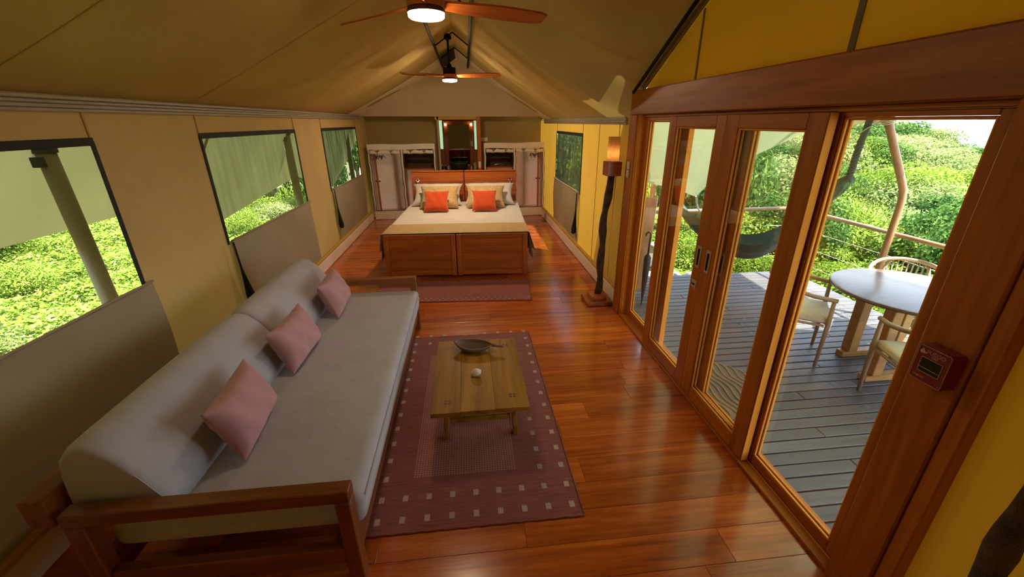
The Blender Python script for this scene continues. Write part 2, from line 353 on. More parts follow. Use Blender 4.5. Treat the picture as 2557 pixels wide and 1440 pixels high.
    def build(s, name, mat, parent=None, smooth=False, world=False, fix=True):
        vs = s.v
        if world and parent is not None:
            r = parent
            while r.parent: r = r.parent
            o = r.location; vs = [(v[0] - o.x, v[1] - o.y, v[2] - o.z) for v in vs]
        me = bpy.data.meshes.new(name); me.from_pydata(vs, [], s.f)
        if fix:
            bm = bmesh.new(); bm.from_mesh(me); bmesh.ops.recalc_face_normals(bm, faces=bm.faces); bm.to_mesh(me); bm.free()
        me.materials.append(MATS[mat]); o = bpy.data.objects.new(name, me); C.objects.link(o)
        if parent is not None: o.parent = parent
        if smooth:
            me.polygons.foreach_set('use_smooth', [True] * len(me.polygons))
            if smooth == 'auto': 
                me.set_sharp_from_angle(angle=R(38))
        me.update(); return o
def recentre(o):
    """put a single-mesh thing's origin at its base centre"""
    me = o.data; n = len(me.vertices); a = np.empty(n * 3); me.vertices.foreach_get('co', a); a = a.reshape(-1, 3)
    c = Vector(((a[:, 0].min() + a[:, 0].max()) / 2, (a[:, 1].min() + a[:, 1].max()) / 2, a[:, 2].min()))
    me.transform(Matrix.Translation(-c)); o.location = o.location + c; return o
def tag(o, label, cat, group=None, kind=None):
    o['label'] = label; o['category'] = cat
    if group: o['group'] = group
    if kind: o['kind'] = kind
    return o
def thing(name, label, cat, loc=(0, 0, 0), rz=0.0, group=None, kind=None):
    o = bpy.data.objects.new(name, None); C.objects.link(o); o.empty_display_size = 0.1
    o.location = loc; o.rotation_euler = (0, 0, rz); return tag(o, label, cat, group, kind)
def copy_tree(o, parent=None):
    c = o.copy(); C.objects.link(c); c.parent = parent
    for ch in list(o.children): copy_tree(ch, c)
    return c
def one(b, name, mat, label, cat, group=None, kind=None, smooth=False):
    o = b.build(name, mat, None, smooth); recentre(o); return tag(o, label, cat, group, kind)
def arc(c, r, a0, a1, n, plane='XZ', off=0):
    out = []
    for i in range(n + 1):
        a = a0 + (a1 - a0) * i / n; x, y = c[0] + r * math.cos(a), c[1] + r * math.sin(a)
        out.append({'XZ': (x, off, y), 'XY': (x, y, off), 'YZ': (off, x, y)}[plane])
    return out

# ------------------------------------------------------------------ shell dimensions (metres)
XL, XR = -2.15, 1.70          # side walls
YN, YB = -1.9, 9.30           # near end, gable
RX, RZ = -0.12, 3.22          # ridge
EL, ER = 2.15, 2.03           # eaves left, right
DX = 1.60                     # door frame face
YP0, YP1 = 0.92, 4.20         # door frame, near and far end
HD0, HD1 = 2.055, 2.265       # header underside, top

# floor -------------------------------------------------------------
floor = tag(recentre(B().box(XL - 0.1, 1.80, YN, 11.4, -0.16, -0.028).build('floor', 'subfloor')), 'polished red brown hardwood plank floor', 'floor', kind='structure')
fl0 = floor.location.copy()
def plank(parent, name, mat, x0, x1, y0, y1, z1, th, ch):
    hx, hy = (x1 - x0) / 2, (y1 - y0) / 2
    vs = [(a * hx, b * hy, -th) for a, b in ((-1, -1), (1, -1), (1, 1), (-1, 1))] + [(a * hx, b * hy, -ch) for a, b in ((-1, -1), (1, -1), (1, 1), (-1, 1))] \
        + [(a * (hx - ch), b * (hy - ch), 0) for a, b in ((-1, -1), (1, -1), (1, 1), (-1, 1))]
    fs = [(3, 2, 1, 0), (8, 9, 10, 11)] + [(i, (i + 1) % 4, 4 + (i + 1) % 4, 4 + i) for i in range(4)] + [(4 + i, 4 + (i + 1) % 4, 8 + (i + 1) % 4, 8 + i) for i in range(4)]
    me = bpy.data.meshes.new(name); me.from_pydata(vs, [], fs); me.materials.append(MATS[mat])
    o = bpy.data.objects.new(name, me); C.objects.link(o); o.parent = parent
    o.location = Vector(((x0 + x1) / 2, (y0 + y1) / 2, z1)) - parent.location; return o
y = YN; rnd = random.Random(3); i = 0
while y < 11.3:
    wd = 0.185 if y < 9.4 else 0.3; x = XL - 0.05; k = 0
    cuts = sorted([rnd.uniform(-1.5, -0.4), rnd.uniform(0.1, 1.3)])
    for a, b in zip([XL - 0.05] + cuts, cuts + [1.78]):
        plank(floor, 'floor_plank', 'wood_floor', a + 0.0007, b - 0.0007, y + 0.0007, min(y + wd, 11.36) - 0.0007, 0, 0.028, 0.0010)
    y += wd; i += 1

# windows in the canvas walls ---------------------------------------
WL = [(0.75, 2.76), (3.81, 5.82), (6.88, 8.93)]; WZ0, WZ1 = 1.02, 1.90
WR = [(6.24, 8.05)]; RZ0, RZ1 = 0.985, 1.81
def cloth_wall(x, ys, z1, holes, hz, wob, name, mat, label):
    """canvas side wall with window openings"""
    Y = sorted(set([round(v, 4) for v in np.linspace(ys[0], ys[1], int((ys[1] - ys[0]) / 0.15) + 1)] + [h for w in holes for h in w]))
    Z = sorted(set([round(v, 4) for v in np.linspace(0.0, z1, 15)] + list(hz)))
    b = B(); idx = {}
    def dis(y, z):
        e = min(1, min([abs(y - h) for w in holes for h in w] + [9]) / 0.25) if holes and hz[0] - 0.2 < z < hz[1] + 0.2 else 1
        return wob * e * (math.sin(y * 2.3 + z * 1.1) + 0.6 * math.sin(y * 5.1 - z * 2.7 + 1.0)) * math.sin(PI * min(1, z / z1))
    for j, z in enumerate(Z):
        for i, y in enumerate(Y): idx[i, j] = len(b.v); b.v.append((x + dis(y, z), y, z))
    for j in range(len(Z) - 1):
        for i in range(len(Y) - 1):
            cy, cz = (Y[i] + Y[i + 1]) / 2, (Z[j] + Z[j + 1]) / 2
            if any(w[0] < cy < w[1] and hz[0] < cz < hz[1] for w in holes): continue
            b.f.append((idx[i, j], idx[i + 1, j], idx[i + 1, j + 1], idx[i, j + 1]))
    return tag(recentre(b.build(name, mat, None, True, fix=False)), label, 'wall', kind='structure')
wall_left = cloth_wall(XL, (YN, 9.89), EL, WL, (WZ0, WZ1), 0.006, 'wall_left', 'canvas_wall', 'pale yellow canvas side wall with three mesh windows behind the sofa')
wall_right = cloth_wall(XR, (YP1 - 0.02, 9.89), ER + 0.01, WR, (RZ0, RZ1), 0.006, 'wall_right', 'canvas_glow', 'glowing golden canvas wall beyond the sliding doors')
def wpart(b, name, mat, parent, smooth=False): return b.build(name, mat, parent, smooth, world=True)
# vertical seams either side of the windows
for (x, L, s, wl, top) in ((XL, WL, 1, wall_left, EL), (XR, WR + [(4.72, 5.45)], -1, wall_right, ER)):
    for w0 in L:
        for yy in w0:
            if yy < -1: continue
            zlo = WZ1 if (x < 0) else 0.1
            wpart(B().box(x + s * 0.003, x + s * 0.007, yy - 0.006, yy + 0.006, (1.9 if x < 0 else 0.15), top - 0.02), 'seam', 'seam', wl)
def window(num, x, s, y0, y1, z0, z1, mat, fold, label, flap, tail_y, tail_z=0.42):
    w = thing('window_%d' % num, label, 'window', (x, (y0 + y1) / 2, z0), kind='structure')
    def fn(u, v):
        yy = y0 + (y1 - y0) * u; zz = z0 + (z1 - z0) * v
        d = fold * (math.sin(yy * 34 + math.sin(zz * 3 + yy) * 1.2) * (0.5 + 0.5 * v) + 0.8 * math.sin(yy * 13 + zz * 2.0)) if fold else 0
        return (x - s * 0.012 + s * d, yy, zz)
    wpart(B().grid(fn, 90 if fold else 12, 10), 'insect_screen', mat, w, True)
    t = 0.032
    wpart(B().box(x + s * 0.002, x + s * 0.012, y0 - 0.01, y1 + 0.01, z1 - 0.012, z1 + t, 0.003), 'border_tape', 'black_tape', w)
    for yy in (y0, y1): wpart(B().box(x + s * 0.002, x + s * 0.011, yy - t * 0.55, yy + t * 0.45, z0 - 0.02, z1 + 0.012, 0.003), 'border_tape', 'black_tape', w)
    wpart(B().box(x + s * 0.002, x + s * 0.012, y0, y1, z0 - 0.02, z0 + 0.004, 0.002), 'border_tape', 'canvas_flap', w)
    # grey storm flap hanging folded down below the opening
    fz0, a, c = flap
    def ff(u, v):
        yy = y0 - a + (y1 - y0 + a + c) * u; zz = z0 + 0.015 - (z0 + 0.015 - fz0) * v
        return (x + s * (0.018 + 0.022 * math.sin(v * PI) * (0.6 + 0.4 * math.sin(yy * 3.1)) + 0.006 * math.sin(yy * 7 + v * 5)), yy, zz)
    fl = wpart(B().grid(ff, 36, 14), 'storm_flap', 'canvas_flap', w, True)
    wpart(B().tube([(x + s * 0.03, y0 - a + (y1 - y0 + a + c) * k / 12, z0 + 0.012) for k in range(13)], 0.008, 8), 'flap_hem', 'canvas_flap', fl, True)
    if tail_y is not None:
        # black zip running down to a gathered cloth tail
        p = [(x + s * 0.05, tail_y, z0), (x + s * 0.055, tail_y + 0.01, tail_z + 0.33), (x + s * 0.06, tail_y + 0.02, tail_z + 0.2), (x + s * 0.062, tail_y + 0.035, tail_z + 0.06), (x + s * 0.062, tail_y + 0.04, tail_z), (x + s * 0.06, tail_y + 0.04, tail_z - 0.02)]
        wpart(B().tube(p, [0.007, 0.009, 0.02, 0.038, 0.036, 0.01], 10), 'zip_tail', 'tail_black', w, True)
    return w
window(1, XL, 1, *WL[0], WZ0, WZ1, 'mesh_clear', 0.0, 'clear mesh window with black border nearest the camera behind the sofa', (0.10, 0.0, 0.05), None)
window(2, XL, 1, *WL[1], WZ0, WZ1, 'mesh_fold', 0.010, 'middle mesh window on the left wall with a loose green screen', (0.16, -0.03, 0.05), 3.80, 0.45)
window(3, XL, 1, *WL[2], WZ0, WZ1, 'mesh_dense', 0.014, 'far mesh window on the left wall with dark rippled screen', (0.22, -0.03, 0.05), 6.88, 0.42)
window(4, XR, -1, *WR[0], RZ0, RZ1, 'mesh_grey', 0.010, 'grey mesh window on the golden wall right of the bed', (0.22, 0.03, 0.05), 6.24, 0.36)

# skirtings, eave rails ----------------------------------------------
def skirting(num_name, x, s, y0, y1, label):
    b = tag(recentre(B().box(x + s * 0.004, x + s * 0.05, y0, y1, 0.0, 0.17, 0.012).build(num_name, 'canvas_cream')), label, 'skirting', kind='structure')
    wpart(B().box(x + s * 0.004, x + s * 0.056, y0, y1, 0.171, 0.215, 0.012), 'cap_strip', 'canvas_glow', b); return b
skirting('baseboard_left', XL, 1, YN, YB, 'cream canvas skirting along the left wall')
skirting('baseboard_right', XR, -1, YP1, YB, 'cream canvas skirting along the golden right wall')
def eave(num, x, s, y0, y1, z, label):
    o = thing('trim_%d' % num, label, 'rail', (x, (y0 + y1) / 2, z), kind='structure')
    for k, (dz, r) in enumerate(((0.0, 0.014), (-0.021, 0.012), (-0.041, 0.013), (-0.060, 0.010))):
        wpart(B().box(x + s * 0.006, x + s * (0.03 + 0.012 * (k in (0, 2))), y0, y1, z + dz - 0.0095, z + dz + 0.0095, 0.004), 'rail_bead', 'grey_rail', o)
eave(1, XL, 1, YN, YB, EL - 0.015, 'grey ribbed eave rail along the left wall')
eave(2, XR, -1, 4.48, YB, ER + 0.005, 'short grey ribbed eave rail above the golden wall')

# ceiling: two canvas slopes, the right one lifting over the doors -----
def eave_r(y):
    if y >= 4.45: return (XR, ER)
    if y >= 3.95: t = (4.45 - y) / 0.5; t = t * t * (3 - 2 * t); return (XR - 0.07 * t, ER + t * (2.285 - ER))
    return (1.63, min(3.16, 2.285 + (3.95 - y) * 0.513))
def roof_fn(side):
    def fn(u, v):
        y = YN + (YB + 0.02 - YN) * v
        ex, ez = (XL, EL) if side < 0 else eave_r(y)
        x = RX + (ex - RX) * u; z = RZ + (ez - RZ) * u
        sag = -0.045 * math.sin(PI * u)
        fold = (0.018 * math.sin(y * 3.4 + u * 2.2) + 0.006 * math.sin(y * 8.0 - u * 6) + max(0, min(1, (y - 4) / 2)) * (0.016 * math.sin(y * 8.0 - u * 6 + 1) + 0.010 * math.sin(y * 19.0 - u * 9))) * math.sin(PI * u)
        if side > 0 and y < 4.9:
            k = max(0, min(1, (4.9 - y) / 0.7)) * max(0, (u - 0.35) / 0.65)
            fold += k * (0.055 * math.sin(y * 8.5 - u * 2.5) + 0.050 * abs(math.sin(y * 7.0 + u * 4)) ** 3 + 0.026 * math.sin(y * 17 + u * 6)) * math.sin(PI * min(1, u * 0.94)) * 2.0
        return (x, y, z + sag + fold)
    return fn
ceil = thing('ceiling', 'khaki canvas tent roof rising to a ridge', 'ceiling', (RX, 4, EL), kind='structure')
wpart(B().grid(roof_fn(-1), 24, 90), 'roof_slope', 'canvas_roof', ceil, True)
wpart(B().grid(roof_fn(1), 30, 200), 'roof_slope', 'canvas_roof', ceil, True)
# seams running from ridge to eave, and a cream band painting the brightly lit roof by the gable
for side in (-1, 1):
    f = roof_fn(side)
    for yy in (0.6, 2.2, 3.8, 5.4, 7.0) if side < 0 else (5.3, 7.0):
        v = (yy - YN) / (YB + 0.02 - YN); dv = 0.010 / (YB - YN)
        wpart(B().grid(lambda a, c: tuple(np.add(f(a * 0.99, v + dv * (c - 0.5)), (0, 0, -0.004))), 24, 1), 'roof_seam', 'canvas_roof', ceil, True)
    wpart(B().grid(lambda a, c: tuple(np.add(f(a * 0.995, ((8.25 + 0.25 * a) - YN + (YB - (8.25 + 0.25 * a)) * c) / (YB + 0.02 - YN)), (0, 0, -0.007))), 24, 3), 'roof_lit_band', 'canvas_cream', ceil, True)
# gable panel at the back, hanging forward of the recessed partition
def gable(u, v):
    x = XL + 0.02 + (XR - 0.02 - XL - 0.02) * u
    top = (EL + (RZ - EL) * (x - XL) / (RX - XL)) if x < RX else (RZ + (ER - RZ) * (x - RX) / (XR - RX))
    zb = 2.125 - 0.025 * u
    return (x, YB + 0.008 * math.sin(x * 5), zb + max(0.0, top - zb) * v)
wall_back = tag(recentre(B().grid(gable, 40, 6).build('wall_back', 'canvas_gable', None, True, fix=False)), 'beige triangular canvas gable above the bathroom partition', 'wall', kind='structure')
YR = 9.87
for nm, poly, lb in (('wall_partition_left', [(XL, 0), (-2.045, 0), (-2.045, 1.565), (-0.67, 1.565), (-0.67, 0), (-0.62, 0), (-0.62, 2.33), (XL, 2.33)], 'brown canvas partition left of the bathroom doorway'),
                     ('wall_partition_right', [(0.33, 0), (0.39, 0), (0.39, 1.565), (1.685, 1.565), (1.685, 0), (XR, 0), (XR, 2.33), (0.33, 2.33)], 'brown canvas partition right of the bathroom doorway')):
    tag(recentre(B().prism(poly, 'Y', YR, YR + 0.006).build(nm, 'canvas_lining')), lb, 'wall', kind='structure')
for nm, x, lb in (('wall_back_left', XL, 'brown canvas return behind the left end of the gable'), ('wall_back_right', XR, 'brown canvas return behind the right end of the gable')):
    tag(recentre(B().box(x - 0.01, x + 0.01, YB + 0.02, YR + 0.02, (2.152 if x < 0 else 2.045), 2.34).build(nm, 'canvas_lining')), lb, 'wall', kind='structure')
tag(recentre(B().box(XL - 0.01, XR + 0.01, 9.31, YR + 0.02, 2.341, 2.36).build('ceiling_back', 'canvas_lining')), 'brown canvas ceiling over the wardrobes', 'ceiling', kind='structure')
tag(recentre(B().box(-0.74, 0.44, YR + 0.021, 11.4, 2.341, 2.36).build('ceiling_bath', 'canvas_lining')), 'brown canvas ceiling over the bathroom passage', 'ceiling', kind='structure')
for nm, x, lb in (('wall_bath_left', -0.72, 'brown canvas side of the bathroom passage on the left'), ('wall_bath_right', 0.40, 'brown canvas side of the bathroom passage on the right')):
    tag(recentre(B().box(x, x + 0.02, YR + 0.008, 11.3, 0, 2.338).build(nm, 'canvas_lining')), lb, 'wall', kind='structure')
for px, bx, lb in ((-1.60, -1.36, 'tent pole and brace standing behind the left wardrobe cloth'), (1.34, 1.08, 'tent pole and brace standing behind the right wardrobe cloth')):
    pf = thing('rear_frame', lb, 'pole', (px, YR + 0.07, 0.001), group='poles behind the wardrobes')
    B().tube([(0, 0, 0), (0, 0, 2.2)], 0.055, 12).build('pole', 'olive_pole', pf, True)
    B().tube([(0, 0, 0.72), (bx - px, 0, 0.72)], 0.025, 10).build('brace', 'olive_pole', pf, True)
# near end of the tent behind the camera
tag(recentre(B().grid(lambda u, v: (XL + (1.66 - XL) * u, YN, (2.15 + (3.2 - 2.15) * min(1, u * 2)) * v), 12, 8).build('wall_near', 'canvas_roof', None, True, fix=False)), 'closed canvas end wall behind the camera', 'wall', kind='structure')
# golden canvas above the header and beside the near post
def infill():
    b = B(); pts = []
    ys = list(np.linspace(YN, 3.96, 60))
    for y in ys: pts.append((1.645, y, HD1 - 0.02)); pts.append((1.645, y, max(HD1 - 0.015, eave_r(y)[1] + 0.10)))
    fs = [(2 * i, 2 * i + 2, 2 * i + 3, 2 * i + 1) for i in range(len(ys) - 1)]
    b.add(pts, fs); return b
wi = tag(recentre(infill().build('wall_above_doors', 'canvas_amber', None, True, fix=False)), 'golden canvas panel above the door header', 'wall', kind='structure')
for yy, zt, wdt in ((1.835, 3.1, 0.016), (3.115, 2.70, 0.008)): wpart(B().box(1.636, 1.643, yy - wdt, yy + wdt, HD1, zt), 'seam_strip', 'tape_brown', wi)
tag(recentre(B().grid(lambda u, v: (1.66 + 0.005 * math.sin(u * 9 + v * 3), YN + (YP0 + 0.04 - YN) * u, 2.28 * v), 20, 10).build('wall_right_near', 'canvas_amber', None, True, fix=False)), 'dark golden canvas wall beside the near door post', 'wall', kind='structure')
# slanted tube and tape where the roof meets the infill
tr = thing('roof_hip_pole', 'slanted brown taped pole climbing from the door header corner', 'pole', (1.62, 3.95, 2.265))
wpart(B().bar((1.60, 3.95, 2.285), (1.60, 2.05, 3.26), 0.085, 0.022, up=(1, 0, 0), ch=0.006), 'tape_cover', 'tape_brown', tr)
wpart(B().tube([(1.535, 4.0, 2.240), (1.535, 2.1, 3.190)], 0.014, 10), 'tube', 'black_metal', tr, True)

# ------------------------------------------------------------------ door wall
def fpart(b, name, mat, parent): return b.build(name, mat, parent, 'auto', world=True)
h = thing('trim_3', 'heavy red brown timber header above the sliding doors', 'beam', (DX, 2.5, HD0), kind='structure')
fpart(B().box(DX, 1.76, YP0, YP1 - 0.001, HD0, HD1, 0.008), 'beam', 'wood_door_Y', h)
fpart(B().box(DX + 0.05, 1.75, 1.16, 4.0, HD0 - 0.022, HD0 - 0.001, 0.003), 'track', 'wood_door_Y', h)
for num, y0, y1, lb in ((4, 4.025, YP1, 'narrow timber door post at the far end with two light switches'), (5, 0.985, 1.152, 'broad dark timber door post carrying the red fire alarm')):
    p = thing('trim_%d' % num, lb, 'post', (DX, (y0 + y1) / 2, 0), kind='structure')
    fpart(B().box(DX, 1.76, y0, y1, 0, HD0 - 0.001, 0.006), 'post', 'wood_door_Z', p)
    if num == 4:
        for k, yy in enumerate((4.016, 4.003)): fpart(B().box(DX + 0.012 + 0.012 * k, 1.75, yy - 0.006, yy + 0.006, 0, HD0 - 0.001, 0.003), 'bead', 'wood_bead_Z', p)
    else:
        fpart(B().box(DX + 0.008, 1.74, 0.925, 0.982, 0, HD0 - 0.001, 0.006), 'edge_board', 'wood_door_Z', p)
s = thing('trim_6', 'timber threshold under the sliding doors', 'threshold', (DX, 2.6, 0), kind='structure')
fpart(B().box(DX + 0.005, 1.80, 1.153, 4.0, 0.001, 0.022, 0.004), 'sill', 'wood_door_Y', s)
for xx in (1.665, 1.722): fpart(B().box(xx - 0.003, xx + 0.003, 1.16, 3.99, 0.022, 0.027), 'track', 'wood_bead_Y', s)
def leaf(num, y0, y1, x0, x1, st0, st1, zb, zt, rb, rt, label, handle=None, lock=None, pane='glass_door'):
    """sliding leaf: two stiles, two rails, beads, pane (y0 near end, y1 far end)"""
    d = thing('door_%d' % num, label, 'door', ((x0 + x1) / 2, (y0 + y1) / 2, zb), kind='structure')
    s0 = fpart(B().box(x0, x1, y0, y0 + st0, zb, zt, 0.003), 'stile', 'wood_door_Z', d)
    s1 = fpart(B().box(x0, x1, y1 - st1, y1, zb, zt, 0.003), 'stile', 'wood_door_Z', d)
    fpart(B().box(x0, x1, y0 + st0 + 0.0005, y1 - st1 - 0.0005, zb, zb + rb, 0.003), 'rail', 'wood_door_Y', d)
    fpart(B().box(x0, x1, y0 + st0 + 0.0005, y1 - st1 - 0.0005, zt - rt, zt, 0.003), 'rail', 'wood_door_Y', d)
    a, c = y0 + st0, y1 - st1; m = (x0 + x1) / 2
    fpart(B().box(x0 + 0.002, x1 - 0.002, y0 - 0.0035, y0 - 0.0005, zb + 0.002, zt - 0.002, 0.001), 'lit_edge_strip', 'wood_bead_Z', d)  # added strip in the lighter wood, paints daylight on the leaf's near end
    for (xa, xb, t) in ((x0 + 0.004, m - 0.004, 0.011), (m + 0.004, x1 - 0.004, 0.013)):
        fpart(B().box(xa, xb, c - t, c - 0.0006, zb + rb + 0.001, zt - rt - 0.001, 0.003), 'glazing_bead', 'wood_bead_Z', d)
        fpart(B().box(xa, xb, a + 0.0006, a + t, zb + rb + 0.001, zt - rt - 0.001, 0.003), 'glazing_bead', 'wood_bead_Z', d)
        fpart(B().box(xa, xb, a + t, c - t, zb + rb + 0.0006, zb + rb + t, 0.003), 'glazing_bead', 'wood_bead_Y', d)
        fpart(B().box(xa, xb, a + t, c - t, zt - rt - t, zt - rt - 0.0006, 0.003), 'glazing_bead', 'wood_bead_Y', d)
    fpart(B().box(m - 0.003, m + 0.003, a + 0.001, c - 0.001, zb + rb + 0.001, zt - rt - 0.001), 'pane', pane, d)
    if handle:
        hy, st = handle
        hp = fpart(B().box(x0 - 0.004, x0 - 0.0005, hy - 0.028, hy + 0.028, 1.02, 1.18, 0.0015), 'handle_plate', 'nickel', s1 if abs(hy - y1) < abs(hy - y0) else s0)
        fpart(B().box(x0 - 0.0055, x0 - 0.0042, hy - 0.013, hy + 0.013, 1.04, 1.16, 0.0005), 'finger_recess', 'dark_window', d)
    if lock:
        fpart(B().box(x0 - 0.004, x0 - 0.0005, lock - 0.03, lock + 0.03, 0.865, 0.925, 0.0015), 'lock_plate', 'nickel', d)
        fpart(B().box(x0 - 0.012, x0 - 0.0045, lock - 0.016, lock + 0.016, 0.89, 0.9, 0.002), 'lock_latch', 'black_metal', d)
    return d
ZB, ZT = 0.028, HD0 - 0.023
leaf(1, 3.16, 4.0, 1.672, 1.718, 0.12, 0.115, ZB, ZT, 0.075, 0.03, 'far outer glazed leaf beside the post with switches')
leaf(2, 2.602, 3.37, 1.614, 1.660, 0.108, 0.118, ZB, ZT, 0.095, 0.075, 'far inner sliding leaf with the lock below its handle', (2.655, 0), 2.655)
leaf(3, 1.828, 2.598, 1.614, 1.660, 0.118, 0.122, ZB, ZT, 0.095, 0.075, 'near inner sliding leaf whose handle has no lock under it', (2.535, 0))
leaf(4, 1.905, 2.54, 1.672, 1.718, 0.11, 0.125, ZB, ZT, 0.075, 0.055, 'outer leaf parked behind the near sliding leaf', (2.47, 0))
leaf(5, 1.16, 1.895, 1.672, 1.718, 0.075, 0.085, ZB, ZT, 0.055, 0.022, 'near outer leaf beside the broad post, giving the widest view out')

# fire alarm on the near post
fa = thing('fire_alarm', 'small red fire alarm call box on the broad door post', 'fire alarm', (DX, 1.05, 1.15))
fx = 1.548
def rrect(yc, zc, hy, hz, r, n=5):
    out = []
    for (sy, sz, a0) in ((1, 1, 0), (-1, 1, PI / 2), (-1, -1, PI), (1, -1, 1.5 * PI)):
        for k in range(n + 1):
            a = a0 + (PI / 2) * k / n; out.append((yc + sy * (hy - r) + r * math.cos(a), zc + sz * (hz - r) + r * math.sin(a)))
    return out
AY, AZ, HY, HZ = 1.053, 1.212, 0.055, 0.067
wpart(B().prism(rrect(AY, AZ, HY, HZ, 0.010), 'X', fx + 0.006, DX - 0.0005), 'box', 'red_plastic', fa)
wpart(B().prism(rrect(AY, AZ, HY - 0.001, HZ - 0.001, 0.010), 'X', fx, fx + 0.005), 'front_plate', 'red_plastic', fa)
def outline(yc, zc, hy, hz, r, x, rad, closed=True): return B().tube([(x, a, c) for a, c in rrect(yc, zc, hy, hz, r)], rad, 6, closed=closed)
wpart(outline(AY, AZ, HY - 0.004, HZ - 0.004, 0.008, fx - 0.0003, 0.0010), 'border_line', 'print_pale', fa)
wpart(B().prism(rrect(AY - 0.001, AZ - 0.002, 0.034, 0.026, 0.004), 'X', fx - 0.001, fx - 0.0002), 'pull_window', 'dark_window', fa)
wpart(outline(AY - 0.001, AZ - 0.002, 0.034, 0.026, 0.004, fx - 0.0012, 0.0011), 'window_line', 'print_pale', fa)
wpart(B().tube([(fx - 0.0015, AY + 0.032, AZ - 0.013), (fx - 0.0015, AY - 0.034, AZ - 0.013)], 0.0010, 6), 'window_line', 'print_pale', fa)
wpart(B().box(fx - 0.0012, fx - 0.0002, AY + 0.030, AY + 0.044, AZ + 0.035, AZ + 0.046, 0.0004).box(fx - 0.0012, fx - 0.0002, AY + 0.034, AY + 0.040, AZ + 0.046, AZ + 0.052).box(fx - 0.0012, fx - 0.0002, AY + 0.024, AY + 0.029, AZ + 0.037, AZ + 0.043), 'pictogram', 'print_pale', fa)
wpart(B().lathe([(0.0, 0), (0.002, 0), (0.002, 0.001), (0, 0.001)], 10).xf(Matrix.Translation((fx - 0.0006, AY - 0.044, AZ - 0.055)) @ Matrix.Rotation(-PI / 2, 4, 'Y')), 'screw', 'print_pale', fa)
def letters(txt, size, y, z, x, parent, mat='print_pale'):
    cu = bpy.data.curves.new('text', 'FONT'); cu.body = txt; cu.size = size; cu.extrude = 0.0003; cu.align_x = 'CENTER'
    t = bpy.data.objects.new('text', cu); C.objects.link(t)
    dg = bpy.context.evaluated_depsgraph_get(); me = bpy.data.meshes.new_from_object(t.evaluated_get(dg)); bpy.data.objects.remove(t)
    me.materials.clear(); me.materials.append(MATS[mat]); o = bpy.data.objects.new('lettering', me); C.objects.link(o); o.parent = parent
    r = parent.location
    # text x -> -Y (reads left to right for a viewer looking along +X), text y -> Z
    me.transform(Matrix(((0, 0, -1, x - r.x), (-1, 0, 0, y - r.y), (0, 1, 0, z - r.z), (0, 0, 0, 1))))
    return o
letters('FUEGO', 0.0185, AY - 0.006, AZ + 0.040, fx - 0.0006, fa)
letters('FIRE', 0.0115, AY - 0.004, AZ + 0.029, fx - 0.0006, fa)
letters('vlogroy', 0.012, AY + 0.024, AZ - 0.050, fx - 0.0006, fa)
# switches on the far post
for k, (z0, lb) in enumerate(((1.555, 'upper white light switch on the far door post'), (1.475, 'lower white light switch on the far door post'))):
    sw = thing('light_switch', lb, 'switch', (DX - 0.0005, 4.105, z0), group='light switches on the door post')
    wpart(B().box(DX - 0.010, DX - 0.0005, 4.075, 4.138, z0, z0 + 0.072, 0.003), 'plate', 'white_plastic', sw)
    wpart(B().box(DX - 0.014, DX - 0.0102, 4.09, 4.122, z0 + 0.015, z0 + 0.057, 0.002), 'rocker', 'white_plastic', sw)

